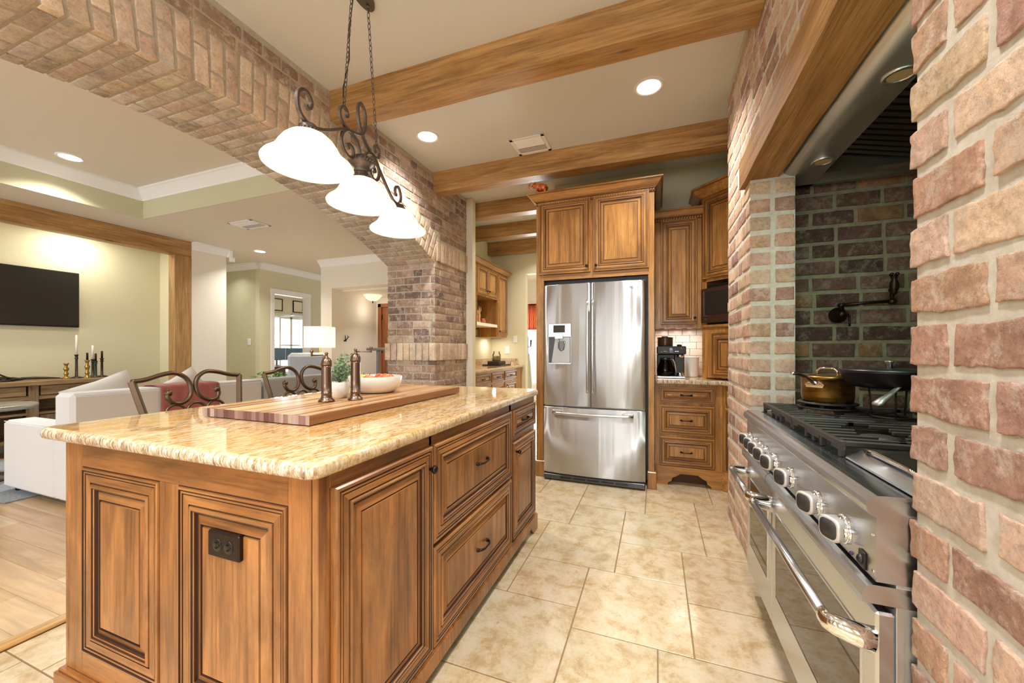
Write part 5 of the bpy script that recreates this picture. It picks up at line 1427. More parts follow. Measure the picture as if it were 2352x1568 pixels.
iron([(-.018, 2.142), (-.004, 2.136), (.011, 2.150), (.016, 2.174), (-.006, 2.195), (-.036, 2.191), (-.062, 2.168), (-.069, 2.137), (-.063, 2.104), (-.041, 2.084), (-.008, 2.075), (.039, 2.083), (.114, 2.117), (.241, 2.194), (.297, 2.217), (.378, 2.244), (.427, 2.279), (.449, 2.343), (.436, 2.398), (.402, 2.413), (.376, 2.381), (.380, 2.319), (.410, 2.270), (.466, 2.232), (.526, 2.215), (.582, 2.226), (.599, 2.258), (.584, 2.284), (.555, 2.282), (.543, 2.258), (.560, 2.248)], 'scroll_arm')
iron([(.255, 2.258), (.280, 2.272), (.275, 2.296), (.247, 2.302), (.221, 2.280), (.216, 2.247), (.241, 2.222), (.297, 2.217)], 'chain_hook')
iron([(.292, 2.128), (.275, 2.138), (.300, 2.153), (.330, 2.142), (.330, 2.110), (.300, 2.092), (.262, 2.096), (.236, 2.120), (.230, 2.150), (.250, 2.190), (.290, 2.214), (.340, 2.212), (.378, 2.190), (.398, 2.148)], 'scroll')
iron([(.536, 2.130), (.555, 2.140), (.535, 2.156), (.505, 2.140), (.503, 2.108), (.530, 2.090), (.568, 2.098), (.595, 2.130), (.597, 2.160), (.575, 2.194), (.535, 2.212), (.490, 2.206), (.455, 2.188), (.432, 2.148)], 'scroll')
iron([(.513, 2.209), (.589, 2.179), (.683, 2.121), (.772, 2.075), (.834, 2.071), (.880, 2.100), (.890, 2.135), (.873, 2.168), (.840, 2.178), (.810, 2.158), (.806, 2.130), (.826, 2.117)], 'scroll_arm')
m = MB(); c = pp(.416, 0)
m.lathe([(.010, 2.165), (.030, 2.150), (.052, 2.142), (.060, 2.132), (.060, 2.118), (.050, 2.108), (.040, 2.098), (.034, 2.088), (.040, 2.078), (.024, 2.066)], c, UZ, 28)
for k in range(26):
    t = 2 * PI * k / 26; t2 = t + .22
    m.tube([c + V(.058 * math.cos(t), .058 * math.sin(t), 2.116), c + V(.063 * math.cos((t + t2) / 2), .063 * math.sin((t + t2) / 2), 2.126), c + V(.055 * math.cos(t2), .055 * math.sin(t2), 2.138)], [.003, .0048, .003], 6)
m.build('rope_hub', [M['pewter']], pd)
for s in (0, .416, .850):
    c = pp(s, 0)
    m = MB(); m.lathe([(.010, 2.078), (.026, 2.074), (.036, 2.064), (.034, 2.056), (.040, 2.050), (.041, 2.042), (.037, 2.036), (.030, 2.030)], c, UZ, 26)
    for k in range(20):
        t = 2 * PI * k / 20; m.tube([c + V(.040 * math.cos(t), .040 * math.sin(t), 2.038), c + V(.042 * math.cos(t + .2), .042 * math.sin(t + .2), 2.050)], .0032, 6)
    k_ = m.build('socket_cap', [M['pewter']], pd)
    m = MB()
    out = [(.034, 2.040), (.050, 2.036), (.072, 2.026), (.092, 2.008), (.108, 1.985), (.120, 1.962), (.134, 1.945), (.150, 1.932), (.162, 1.922), (.1675, 1.914), (.166, 1.908)]
    inn = [(.162, 1.911), (.156, 1.918), (.145, 1.929), (.130, 1.942), (.116, 1.960), (.104, 1.983), (.089, 2.004), (.070, 2.022), (.049, 2.032), (.034, 2.036)]
    m.lathe(out + inn, c, UZ, 48, capb=False, capt=False); m.build('glass_shade', [M['shade']], pd)
    m = MB(); m.ball(c + V(0, 0, 1.968), .030, 16, 12); m.lathe([(.013, 2.034), (.013, 2.0), (.02, 1.985)], c, UZ, 14, capb=False, capt=False); m.build('light_bulb', [M['bulb']], pd)
    bulb('pendant_bulb', c + V(0, 0, 1.90), .45, (1, .87, .68), .035)
def chain(p0, p1, nm):
    m = MB(); p0, p1 = V(*p0), V(*p1); t = p1 - p0; L = t.length; t.normalize(); pitch = .0255; n = int(L / pitch)
    a = t.cross(V(1, 0, 0)).normalized(); b = t.cross(a)
    for i in range(n):
        c = p0 + t * (L * (i + .5) / n); e = a if i % 2 else b; pts = []
        for k in range(14):
            q = 2 * PI * k / 14; pts.append(c + e * (.0068 * math.cos(q)) + t * (.0165 * math.sin(q)))
        m.tube(pts, .0018, 6, 0, True)
    return m.build(nm, [M['pewter']], pd)
chain(pp(.252, 2.300), pp(.328, 2.962), 'chain'); chain(pp(.57, 2.285), pp(.475, 2.962), 'chain')
m = MB(); m.tube([pp(.252, 2.31, .004), pp(.262, 2.40, .010), pp(.285, 2.55, -.008), pp(.31, 2.7, .009), pp(.318, 2.85, -.006), pp(.328, 2.962, 0)], .0022, 6); m.build('cord', [M['bronze']], pd)
m = MB(); m.ext([(.10 * math.cos(2 * PI * k / 32), .045 * math.sin(2 * PI * k / 32)) for k in range(32)], pp(.415, 2.9685), AD, (-AD.y, AD.x, 0), UZ, .0125)
for s in (.328, .475): m.lathe([(.004, 2.955), (.008, 2.96), (.008, 2.967)], pp(s, 0), UZ, 12)
m.build('canopy', [M['pewter']], pd)

# ------------------------------------------------------------------ recessed lights, added fill lamps, vents
def can(x, y, z, lab, power, r=.098, col=(1, .96, .90)):
    o = root('recessed_light', lab, 'ceiling light', (x, y, z), 'recessed ceiling lights')
    m = MB(); m.lathe([(r, z - .0005), (r, z - .006), (r * .86, z - .008), (r * .80, z - .004), (r * .76, z - .003)], (x, y, 0), UZ, 36, capb=False, capt=False); m.build('trim_ring', [M['white']], o)
    m = MB(); m.lathe([(r * .77, z - .004), (.001, z - .0035)], (x, y, 0), UZ, 30, capb=False, capt=False); m.build('lens', [M['can']], o)
    if power: area('recessed_or_fill_lamp', (x, y, z - .012), (0, 0, 0), r * 1.4, r * 1.4, power, col, 'DISK')
    return o
can(-.047, 2.808, CEIL, 'recessed ceiling light nearer the brick hearth, between the two beams', 15)
can(-1.814, 2.808, CEIL, 'recessed ceiling light between the beams beside the brick arch', 12)
can(-5.27, 1.98, 3.02, 'recessed light in the tray ceiling of the living room', 14)
can(-5.78, 4.25, 2.70, 'small recessed light in the soffit near the hall', 9, .09)
for x, y in ((-.05, .6), (-.05, -1.4), (-1.8, -.6), (-1.4, .2), (-.9, -2.4), (.3, -.4), (-1.1, -1.3)): area('recessed_or_fill_lamp', (x, y, CEIL - .012), (0, 0, 0), .13, .13, 13, (1, .96, .90), 'DISK')  # unseen fill lamps added to even out the kitchen light
def vent(x0, x1, y0, y1, z, lab, n=11):
    o = root('ceiling_vent', lab, 'air vent', ((x0 + x1) / 2, (y0 + y1) / 2, z), 'white ceiling air vents')
    m = MB(); t = .032
    for a, b in (((x0, y0), (x1, y0 + t)), ((x0, y1 - t), (x1, y1)), ((x0, y0), (x0 + t, y1)), ((x1 - t, y0), (x1, y1))): m.box((a[0], a[1], z - .008), (b[0], b[1], z - .0005), 0, .003)
    m.build('frame', [M['white']], o)
    m = MB()
    for i in range(n):
        y = y0 + t + (y1 - y0 - 2 * t) * (i + .5) / n; w_ = (y1 - y0 - 2 * t) / n * .62
        s = -1 if i < n / 2 else 1
        m.add([(x0 + t, y - w_ / 2, z - .004 - .006 * s * .5), (x1 - t, y - w_ / 2, z - .004 - .006 * s * .5), (x1 - t, y + w_ / 2, z - .010 + .006 * s * .5), (x0 + t, y + w_ / 2, z - .010 + .006 * s * .5)], [(0, 1, 2, 3)], 0)
    m.build('louver', [M['white']], o)
    m = MB(); m.box((x0 + .02, y0 + .02, z - .002), (x1 - .02, y1 - .02, z - .001)); m.build('duct', [plain('duct_grey', '#77736a', .8)], o)
vent(-1.19, -.88, 3.10, 3.385, CEIL, 'square white air vent in the kitchen ceiling between beams')
vent(-4.85, -4.45, 3.15, 3.42, 2.70, 'white air vent in the living room soffit', 8)

# ------------------------------------------------------------------ living room
def sofa(x0, x1, y0, y1, lab, mat, arm_low=True):
    o = root('sofa', lab, 'sofa', ((x0 + x1) / 2, (y0 + y1) / 2, .012), 'pale sofas backing onto the island')
    m = MB(); m.box((x1 - .24, y0 + .0, .055), (x1, y1, .852), 0, .025); m.build('backrest', [mat], o)
    m = MB(); m.box((x0, y0 + .02, .055), (x1 - .24, y1 - .02, .34), 0, .02); m.build('base', [mat], o)
    for ya, yb in ((y0, y0 + .19), (y1 - .19, y1)):
        m = MB(); m.box((x0 - .02, ya, .055), (x1 - .235, yb, .60), 0, .025); m.build('arm', [mat], o)
    n = 2
    for i in range(n):
        ya = y0 + .2 + (y1 - y0 - .4) * i / n; yb = y0 + .2 + (y1 - y0 - .4) * (i + 1) / n
        m = MB(); m.box((x0, ya + .004, .335), (x1 - .30, yb - .004, .50), 0, .035); m.build('seat_cushion', [mat], o)
    m = MB(); m.tube([(x1 - .004, y0 + .02, .842), (x1 - .004, y1 - .02, .842)], .004, 6); m.tube([(x0, y0 + .004, .592), (x1 - .24, y0 + .004, .592)], .004, 6); m.build('piping', [mat], o)
    for xx in (x0 + .06, x1 - .06):
        for yy in (y0 + .06, y1 - .06):
            m = MB(); m.lathe([(.018, .0225), (.024, .056)], (xx, yy, 0), UZ, 12); m.build('foot', [M['glaze']], o)
    return o
sofa(-4.97, -3.95, 1.49, 2.94, 'nearer white linen sofa with its low arm and back showing past the island', M['sofa'])
sofa(-4.97, -3.95, 2.965, 4.15, 'farther grey linen sofa behind the second bar stool', M['grey_fabric'])
def pillow(c, w_, h, t, rot, lab):
    m = MB(); n = 12; vs = []; fs = []
    T = Matrix.Translation(c) @ Matrix.Rotation(rot[2], 4, 'Z') @ Matrix.Rotation(rot[1], 4, 'Y') @ Matrix.Rotation(rot[0], 4, 'X')
    for sd in (1, -1):
        for i in range(n + 1):
            for j in range(n + 1):
                u, v = i / n * 2 - 1, j / n * 2 - 1
                b = (max(0, (1 - u * u) * (1 - v * v))) ** .45
                k = 1 - .07 * (abs(u * v)) ** .5 * 0 - .06 * (1 - abs(v)) * (abs(u) > .999) - .06 * (1 - abs(u)) * (abs(v) > .999)
                vs.append(T @ V(sd * b * t / 2, u * w_ / 2 * k, v * h / 2 * k))
    N_ = (n + 1) ** 2
    for s in (0, 1):
        for i in range(n):
            for j in range(n):
                q = s * N_ + i * (n + 1) + j; f = (q, q + 1, q + n + 2, q + n + 1); fs.append(f if s == 0 else f[::-1])
    m.add(vs, fs, 0, True)
    return tag(m.build('pillow', [M['pillow']], None, c), lab, 'pillow', 'pillows on the sofa')
pillow(V(-4.33, 1.86, .73), .46, .42, .16, (.35, -.25, 0), 'white square pillow with a pointed corner at the near end of the sofa')
pillow(V(-4.33, 2.42, .72), .46, .42, .16, (.5, -.25, 0), 'white square pillow just behind the first bar stool back')
# throw over the sofa back
m = MB(); ny, ns = 26, 30; vs = []; fs = []
for i in range(ny + 1):
    for j in range(ns + 1):
        y = 2.02 + .47 * i / ny; s = j / ns
        w1 = .0035 * math.sin(i * 1.1 + s * 4) + .004 * noise.noise(V(i * .4, s * 5, 0))
        if s < .42: q = (-3.932 + w1, y, .40 + .46 * s / .42)
        elif s < .62: t = (s - .42) / .2; q = (-3.932 - .275 * t, y, .86 + .012 * math.sin(PI * t) + w1)
        else: q = (-4.207 + w1, y, .86 - .34 * (s - .62) / .38)
        vs.append(q)
for i in range(ny):
    for j in range(ns): fs.append((i * (ns + 1) + j, (i + 1) * (ns + 1) + j, (i + 1) * (ns + 1) + j + 1, i * (ns + 1) + j + 1))
m.add(vs, fs, 0, True)
t_ = m.build('throw_blanket', [M['throw']], None, (-4.07, 2.25, .4)); t_.modifiers.new('thick', 'SOLIDIFY').thickness = .008
tag(t_, 'dusty red throw draped over the back of the near sofa', 'blanket')

tv = root('television', 'large flat black television on the alcove wall', 'television', (-6.86, 1.95, 1.45))
m = MB(); m.box((-6.895, 1.22, 1.45), (-6.845, 2.656, 2.135), 0, .006); m.build('bezel', [M['black']], tv)
m = MB(); m.box((-6.846, 1.232, 1.468), (-6.8435, 2.645, 2.125), 0); m.build('screen', [M['screen']], tv)

cs = root('console_table', 'reclaimed wood console table with drawers under the television', 'console table', (-6.65, 1.7, .012))
OW = [M['oldwood'], M['oldwood_z']]
m = MB(); m.box((-6.88, .70, .775), (-6.40, 2.85, .825), 0, .005); m.build('top', OW, cs)
m = MB(); m.box((-6.86, .78, .16), (-6.46, 2.78, .18)); m.box((-6.86, .78, .45), (-6.46, 2.78, .47)); m.box((-6.86, .78, .62), (-6.44, 2.78, .66)); m.box((-6.88, .78, .1), (-6.86, 2.78, .775)); m.build('shelf', OW, cs)
for y in (.76, 1.44, 2.10, 2.74):
    m = MB(); m.box((-6.50, y, .012), (-6.43, y + .075, .775), 1, .003); m.box((-6.86, y, .012), (-6.80, y + .075, .775), 1, .003); m.build('leg', OW, cs)
for ya, yb in ((.85, 1.425), (1.53, 2.085), (2.19, 2.725)):
    m = MB(); m.box((-6.5, ya, .665), (-6.438, yb, .77), 0, .004); d = m.build('drawer', OW, cs)
    m = MB(); yc = (ya + yb) / 2; m.tube([(-6.437, yc - .045, .725), (-6.415, yc - .035, .715), (-6.410, yc, .710), (-6.415, yc + .035, .715), (-6.437, yc + .045, .725)], [.007, .010, .011, .010, .007], 8); m.build('cup_pull', [M['pewter']], d)
for ya, yb in ((.85, 1.425), (2.19, 2.725)):
    m = MB(); m.box((-6.5, ya, .19), (-6.45, yb, .44), 1, .004); m.build('door', OW, cs)
# candlesticks on the console
def candlestick(y, h, x, lab, mat, cand=None, col='wax', knobby=0):
    o = root('candlestick', lab, 'candlestick', (x, y, .825), 'old candlesticks on the console table')
    z = .826; m = MB()
    if knobby: pr = [(.042, z), (.044, z + .006), (.03, z + .014), (.012, z + .03), (.018, z + .045), (.022, z + .06), (.012, z + .08), (.02, z + h * .55), (.026, z + h * .62), (.012, z + h * .75), (.016, z + h - .02), (.024, z + h - .008), (.022, z + h)]
    else: pr = [(.055, z), (.055, z + .006), (.045, z + .012), (.013, z + .022), (.012, z + h * .8), (.018, z + h * .84), (.013, z + h * .88), (.016, z + h - .008), (.022, z + h - .006), (.020, z + h)]
    m.lathe(pr, (x, y, 0), UZ, 20); m.build('stick', [mat], o)
    if cand:
        m = MB(); m.lathe([(.011, z + h - .004), (.010, z + h + cand), (.002, z + h + cand + .004)], (x, y, 0), UZ, 14); m.build('candle', [M['wax'] if col == 'wax' else M['bronze']], o)
ir = plain('dark_iron_stick', '#4a4034', .4, .7); gn = plain('verdigris_iron', '#33413c', .45, .5)
candlestick(2.448, .185, -6.60, 'short brass candlestick, leftmost on the console, without a candle', M['brass'], None, '', 1)
candlestick(2.535, .285, -6.60, 'tall iron candlestick holding the tallest white taper', ir, .235)
candlestick(2.622, .215, -6.58, 'brass candlestick with a dark stub, third from left on the console', M['brass'], .09, 'dark', 1)
candlestick(2.690, .205, -6.56, 'greenish candlestick with a dark stub, fourth from left on the console', gn, .09, 'dark')
candlestick(2.712, .225, -6.68, 'candlestick at the back with a leaning white taper', ir, .17)
candlestick(2.765, .235, -6.60, 'iron candlestick at the right end of the console', ir, .09, 'dark')
br = MB(); r = random.Random(14)
for k in range(9):
    y0 = 2.13 - .02 * (k % 3); p = V(-6.62 + r.uniform(-.03, .03), y0, .845); pts = [p]; d = V(r.uniform(-.12, .16), -1, r.uniform(.0, .5)).normalized()
    for j in range(8):
        d = (d + V(r.uniform(-.3, .3), r.uniform(-.3, .3), r.uniform(-.38, .34))).normalized(); p = p + d * .075; p.z = max(p.z, .838); pts.append(p.copy())
    br.tube(pts, [.012 * (1 - j / 11) for j in range(len(pts))], 6)
br.tube([(-6.6, 2.40, .836), (-6.6, 2.30, .845), (-6.61, 2.2, .85), (-6.62, 2.1, .85)], [.006, .012, .016, .014], 8)
tag(br.build('driftwood_branch', [plain('dark_twig', '#3b332c', .7)], None, (-6.62, 1.9, .826)), 'dark twisted branch sculpture lying on the console table', 'decoration')

stb = root('side_table', 'round metal rimmed side table at the left edge beyond the sofa arm', 'side table', (-5.55, 1.55, .012))
m = MB(); m.lathe([(.30, .63), (.31, .635), (.31, .665), (.30, .67)], (-5.55, 1.55, .011), UZ, 40); m.build('top', [plain('zinc_top', '#a7a49c', .3, .7)], stb)
m = MB(); m.lathe([(.2, .012), (.2, .03), (.04, .05), (.035, .63)], (-5.55, 1.55, .011), UZ, 28); m.build('pedestal', [M['pewter']], stb)
m = MB(); m.box((-6.35, 1.38, .0125), (-4.6, 4.3, .022), 0, .004)
tag(m.build('area_rug', [M['rug']], None, (-5.9, 1.9, .0125)), 'blue-grey woven rug beyond the sofa', 'rug')

fl_ = root('floor_lamp', 'slim brass floor lamp with a square white shade', 'floor lamp', (-4.93, 4.6, .012))
m = MB(); m.lathe([(.13, .013), (.13, .028), (.02, .035)], (-4.93, 4.6, 0), UZ, 28); m.build('base', [M['brass']], fl_)
m = MB(); m.tube([(-4.93, 4.6, .03), (-4.93, 4.6, 1.28)], .0085, 10); m.build('pole', [M['brass']], fl_)
m = MB(); hw = .165; T = Matrix.Translation((-4.93, 4.6, 0)) @ Matrix.Rotation(.35, 4, 'Z')
for a, b in (((-hw, -hw), (hw, -hw + .004)), ((-hw, hw - .004), (hw, hw)), ((-hw, -hw), (-hw + .004, hw)), ((hw - .004, -hw), (hw, hw))): m.box((a[0], a[1], 1.2), (b[0], b[1], 1.525), 0, 0, M=T)
m.build('lamp_shade', [M['lampshade']], fl_)
bulb('floor_lamp_bulb', (-4.93, 4.6, 1.36), 3, (1, .88, .7), .04)

ac = root('armchair', 'grey upholstered armchair in front of the study doorway', 'armchair', (-5.2, 4.45, .012))
def tilted(mb, c, hx, hy, hz, rx, rz, ch): mb.box((-hx, -hy, -hz), (hx, hy, hz), 0, ch, M=Matrix.Translation(c) @ Matrix.Rotation(rz, 4, 'Z') @ Matrix.Rotation(rx, 4, 'Y'))
GF = [M['grey_fabric']]
m = MB(); tilted(m, V(-5.07, 4.5, .76), .075, .26, .36, .18, -.9, .04); m.build('backrest', GF, ac)
m = MB(); tilted(m, V(-5.22, 4.30, .33), .27, .27, .12, 0, -.9, .04); m.build('seat', GF, ac)
for sg in (-1, 1):
    m = MB(); c_ = V(-5.22, 4.30, .40) + V(math.sin(.9), math.cos(.9), 0) * (.29 * sg); tilted(m, c_, .29, .05, .19, 0, -.9, .03); m.build('arm', GF, ac)
for a in (-.2, .2):
    for b in (-.2, .2):
        m = MB(); c_ = V(-5.22, 4.30, 0) + Matrix.Rotation(-.9, 3, 'Z') @ V(a, b, 0); m.lathe([(.014, .013), (.02, .22)], c_, UZ, 10); m.build('leg', [M['glaze']], ac)
gp = root('trailing_plant', 'bit of bright green foliage showing above the far sofa', 'plant', (-4.72, 3.6, .5))
m = MB(); m.lathe([(.05, .503), (.07, .52), (.08, .62), (.074, .62)], (-4.72, 3.6, 0), UZ, 20); m.build('pot', [M['ceramic']], gp)
m = MB(); r = random.Random(8)
for k in range(120):
    c = V(-4.72 + r.uniform(-.13, .13), 3.6 + r.uniform(-.13, .13), .64 + r.uniform(0, .24)); d = V(r.uniform(-1, 1), r.uniform(-1, 1), r.uniform(-.5, .6)).normalized(); s_ = d.orthogonal().normalized(); L = .05
    m.add([c, c + d * L * .5 + s_ * L * .3, c + d * L, c + d * L * .5 - s_ * L * .3], [(0, 1, 2, 3)], 0, True)
m.build('foliage', [plain('bright_leaf', '#6fa653', .6)], gp)

def plate(nm, a, b, n, lab, cat='light switch'):
    o = root(nm, lab, cat, tuple((p + q) / 2 for p, q in zip(a, b)))
    m = MB(); m.box(a, b, 0, .002); m.build('cover_plate', [M['white']], o)
    c = V(*[(p + q) / 2 for p, q in zip(a, b)]) + V(*n) * .004; e = .006
    m = MB(); m.box((c.x - e, c.y - e, c.z - .012), (c.x + e, c.y + e, c.z + .012), 0, .001); m.build('toggle', [M['ceramic']], o)
plate('light_switch', (-6.83, 4.792, 1.25), (-6.755, 4.80, 1.365), (0, -1, 0), 'white light switch on the shaded hall wall')
plate('light_switch', (-2.275, 6.142, 1.29), (-2.205, 6.15, 1.40), (0, -1, 0), 'white light switch beside the far pantry doorway')
plate('wall_outlet', (-2.42, 6.142, 1.10), (-2.345, 6.15, 1.225), (0, -1, 0), 'white outlet plate above the pantry splashback', 'outlet')
sn = root('motion_sensor', 'small white motion sensor at the corner beside the crown moulding', 'sensor', (-6.14, 4.05, 2.6))
m = MB(); m.box((-6.19, 4.015, 2.585), (-6.12, 4.07, 2.70), 0, .008); m.build('housing', [M['white']], sn)
m = MB(); m.box((-6.16, 4.03, 2.52), (-6.10, 4.09, 2.59), 0, .008); m.build('lens', [M['ceramic']], sn)

# ------------------------------------------------------------------ study, foyer
for i, (y, lab) in enumerate(((7.45, 'left black framed certificate above the study window'), (8.09, 'right black framed certificate above the study window'))):
    o = root('picture_frame', lab, 'picture', (-9.48, y, 2.36), 'framed certificates in the study')
    m = MB(); w_, h = .16, .165; zc = 2.365
    for a, b in (((-w_, -h), (w_, -h + .022)), ((-w_, h - .022), (w_, h)), ((-w_, -h), (-w_ + .022, h)), ((w_ - .022, -h), (w_, h))): m.box((-9.499, y + a[0], zc + a[1]), (-9.47, y + b[0], zc + b[1]), 0, .003)
    m.build('frame', [M['black']], o)
    m = MB(); m.box((-9.498, y - w_ + .02, zc - h + .02), (-9.485, y + w_ - .02, zc + h - .02)); m.build('mat_board', [M['ceramic']], o)
fan = root('ceiling_fan', 'white ceiling fan with light in the study', 'ceiling fan', (-7.1, 6.35, 1.9))
FC = (-7.35, 6.52)
m = MB(); m.tube([(*FC, 2.7), (*FC, 1.95)], .015, 10); m.lathe([(.05, 1.87), (.09, 1.89), (.09, 1.96), (.04, 2.0)], (*FC, 0), UZ, 24); m.build('motor', [M['pewter']], fan)
for k in range(5):
    t = k * 2 * PI / 5 + 2.5; m = MB(); T = Matrix.Translation((*FC, 1.91)) @ Matrix.Rotation(t, 4, 'Z') @ Matrix.Rotation(.18, 4, 'X'); m.box((.1, -.055, -.004), (.55, .055, .004), 0, .003, M=T); m.build('blade', [M['pewter']], fan)
m = MB(); m.ball((*FC, 1.81), .06, 16, 10); m.build('globe', [M['ceramic']], fan)
dk = root('desk', 'dark wood desk in the study', 'desk', (-8.8, 7.3, .012))
m = MB(); m.box((-9.1, 6.5, .73), (-8.4, 8.1, .77), 0, .004); m.build('top', [plain('dark_desk_wood', '#4b3a2e', .4)], dk)
for y in (6.55, 7.7): m = MB(); m.box((-9.05, y, .013), (-8.5, y + .35, .73)); m.build('pedestal', [plain('desk_side', '#4b3a2e', .4)], dk)
for i, y in enumerate((6.86, 7.36)):
    o = root('monitor', ('left' if i == 0 else 'right') + ' dark computer monitor on the study desk', 'monitor', (-8.75, y, .77), 'monitors on the study desk')
    m = MB(); m.box((-8.77, y - .24, .90), (-8.74, y + .24, 1.2), 0, .004); m.build('screen', [plain('monitor_blue', '#3c4f60', .2)], o)
    m = MB(); m.lathe([(.11, .771), (.11, .78), (.02, .785), (.02, .92)], (-8.75, y, 0), UZ, 18); m.build('stand', [M['black']], o)
fm = root('flush_light', 'glowing white bowl ceiling light in the foyer', 'ceiling light', (-4.97, 5.85, 2.19))
m = MB(); m.lathe([(.16, 2.188), (.165, 2.175), (.15, 2.165), (.12, 2.12), (.07, 2.085), (.001, 2.075)], (-4.97, 5.85, 0), UZ, 32); m.build('bowl', [M['lampshade']], fm)
m = MB(); m.lathe([(.001, 2.03), (.012, 2.04), (.008, 2.06), (.014, 2.075)], (-4.97, 5.85, 0), UZ, 12); m.build('finial', [M['bronze']], fm)
bulb('foyer_bulb', (-4.97, 5.85, 1.9), 1.5, (1, .9, .75), .08)
wh = root('wall_hook', 'small dark antler-shaped hook on the foyer wall', 'wall hook', (-5.19, 5.40, 1.32))
m = MB(); p = V(-5.198, 5.40, 1.33)
m.box((-5.199, 5.37, 1.315), (-5.192, 5.43, 1.335)); 
for s in (-1, 1): m.tube([p, p + V(.03, .02 * s, .03), p + V(.035, .035 * s, .07), p + V(.02, .02 * s, .10)], [.008, .008, .006, .002], 6); m.tube([p + V(.033, .03 * s, .05), p + V(.05, .055 * s, .07)], [.006, .002], 6)
m.build('antler', [M['bronze']], wh)
sd = root('metal_stand', 'grey metal stand with a flat top in the foyer', 'stand', (-4.65, 5.6, 0))
m = MB(); m.box((-4.78, 5.45, 1.15), (-4.35, 5.8, 1.20), 0, .01); m.build('top', [plain('stand_grey', '#7f7d7e', .4, .4)], sd)
for x in (-4.66, -4.42): m = MB(); m.box((x - .025, 5.6, .02), (x + .025, 5.65, 1.15), 0, .004); m.build('post', [plain('stand_post', '#8b8f98', .35, .6)], sd)
m = MB(); m.box((-4.8, 5.45, .012), (-4.3, 5.85, .03), 0, .004); m.build('base', [M['black']], sd)

# ------------------------------------------------------------------ pantry passage
pb_ = root('pantry_base_cabinet', 'run of base cabinets with drawers over doors in the pantry passage', 'cabinet', (-2.4, 5.2, 0))
CWY = CM('cab', 'Y', 'glaze2')
m = MB(); m.box((-2.68, 4.25, .0), (-2.122, 6.148, .875), 0, .002); m.build('body', CWY, pb_)
XP = (1, 0, 0); UYv = (0, 1, 0)
for a, b in ((4.33, 4.82), (4.86, 5.30), (5.345, 5.86)):
    q = MB(); panel(q, (-2.122, a, .715), UYv, UZ, XP, b - a, .135, DOOR, .6); d = q.build('drawer', CWY, pb_); pull(d, (-2.108, (a + b) / 2, .78), UYv, XP, .09)
    q = MB(); panel(q, (-2.122, a, .12), UYv, UZ, XP, b - a, .57); d = q.build('door', CWY, pb_); pull(d, (-2.104, a + .06, .60), UZ, XP, .08)
m = MB(); m.box((-2.68, 4.25, .8755), (-2.085, 6.149, .915), 0, .010); m.box((-2.68, 4.25, .915), (-2.66, 6.149, 1.02), 0, .003); m.box((-2.66, 6.128, .915), (-2.19, 6.149, 1.02), 0, .003)
tag(m.build('pantry_countertop', [M['granite']], None, (-2.4, 5.2, .8755)), 'granite counter with upstand in the pantry passage', 'countertop')
pu = root('pantry_wall_cabinet', 'wall cabinets with an open display shelf in the pantry passage', 'cabinet', (-2.5, 5.3, 1.37))
m = MB(); m.box((-2.68, 4.26, 1.37), (-2.36, 4.885, 2.40), 0); m.box((-2.68, 5.64, 1.37), (-2.36, 6.06, 2.40), 0); m.box((-2.68, 4.885, 1.95), (-2.36, 5.64, 2.40), 0); m.build('body', CWY, pu)
for a, b, z0 in ((4.34, 4.87, 1.40), (4.895, 5.245, 1.975), (5.26, 5.62, 1.975), (5.655, 6.045, 1.40)):
    q = MB(); panel(q, (-2.36, a, z0), UYv, UZ, XP, b - a, 2.365 - z0, DOOR, .8); d = q.build('door', CWY, pu)
    ky = b - .03 if a in (4.34, 4.895) else a + .03; knob(d, (-2.344, ky, z0 + .06), XP, r=.011)
m = MB(); m.box((-2.68, 4.885, 1.37), (-2.665, 5.64, 1.95)); m.build('back_panel', [M['oldwood_z']], pu)
m = MB(); m.box((-2.665, 4.885, 1.52), (-2.36, 5.64, 1.555), 0, .003); m.box((-2.37, 4.885, 1.515), (-2.355, 5.64, 1.56), 0, .002); m.build('shelf', [M['wall_pale']], pu)
m = MB(); crown_run(m, [(-2.352, 4.26), (-2.352, 6.065), (-2.68, 6.065)][::-1], 2.385, .85)
m = MB(); vs = []; crown_run(m, [(-2.68, 4.255), (-2.354, 4.255), (-2.354, 6.066), (-2.68, 6.066)], 2.385, .85); m.build('crown', CWY, pu)
area('under_cabinet_lamp', (-2.5, 5.85, 1.36), (0, 0, 0), .05, .05, 1.5, (1, .93, .82), 'DISK')
area('under_cabinet_lamp', (-2.5, 4.6, 1.36), (0, 0, 0), .05, .05, 1.0, (1, .93, .82), 'DISK')
r = random.Random(6); lw = plain('carved_light_wood', '#c9996b', .5); rw = plain('carved_red_wood', '#b5623e', .5)
figs = ((4.98, .10, 0, 'short round reddish carving at the left of the pantry shelf'), (5.07, .17, 1, 'pale carved figure with a raised arm on the pantry shelf'), (5.16, .21, 1, 'slender pale carved figure on the pantry shelf'), (5.26, .27, 1, 'tallest pale carved figure on the pantry shelf'), (5.40, .09, 0, 'small reddish pot at the right of the pantry shelf'))
for y, h, kind, lab in figs:
    o = root('carved_figure', lab, 'figurine', (-2.5, y, 1.556), 'carved figures on the pantry shelf'); z = 1.5565; m = MB()
    if kind: m.lathe([(.03, z), (.032, z + .01), (.022, z + h * .3), (.028, z + h * .5), (.016, z + h * .72), (.020, z + h * .85), (.014, z + h * .96), (.002, z + h)], (-2.5, y, 0), UZ, 16); m.tube([(-2.5, y, z + h * .6), (-2.48, y + .03, z + h * .75), (-2.48, y + .02, z + h * .95)], [.009, .008, .005], 6)
    else: m.lathe([(.03, z), (.045, z + h * .3), (.05, z + h * .55), (.03, z + h * .8), (.036, z + h)], (-2.5, y, 0), UZ, 20)
    m.build('carving', [lw if kind else rw], o)
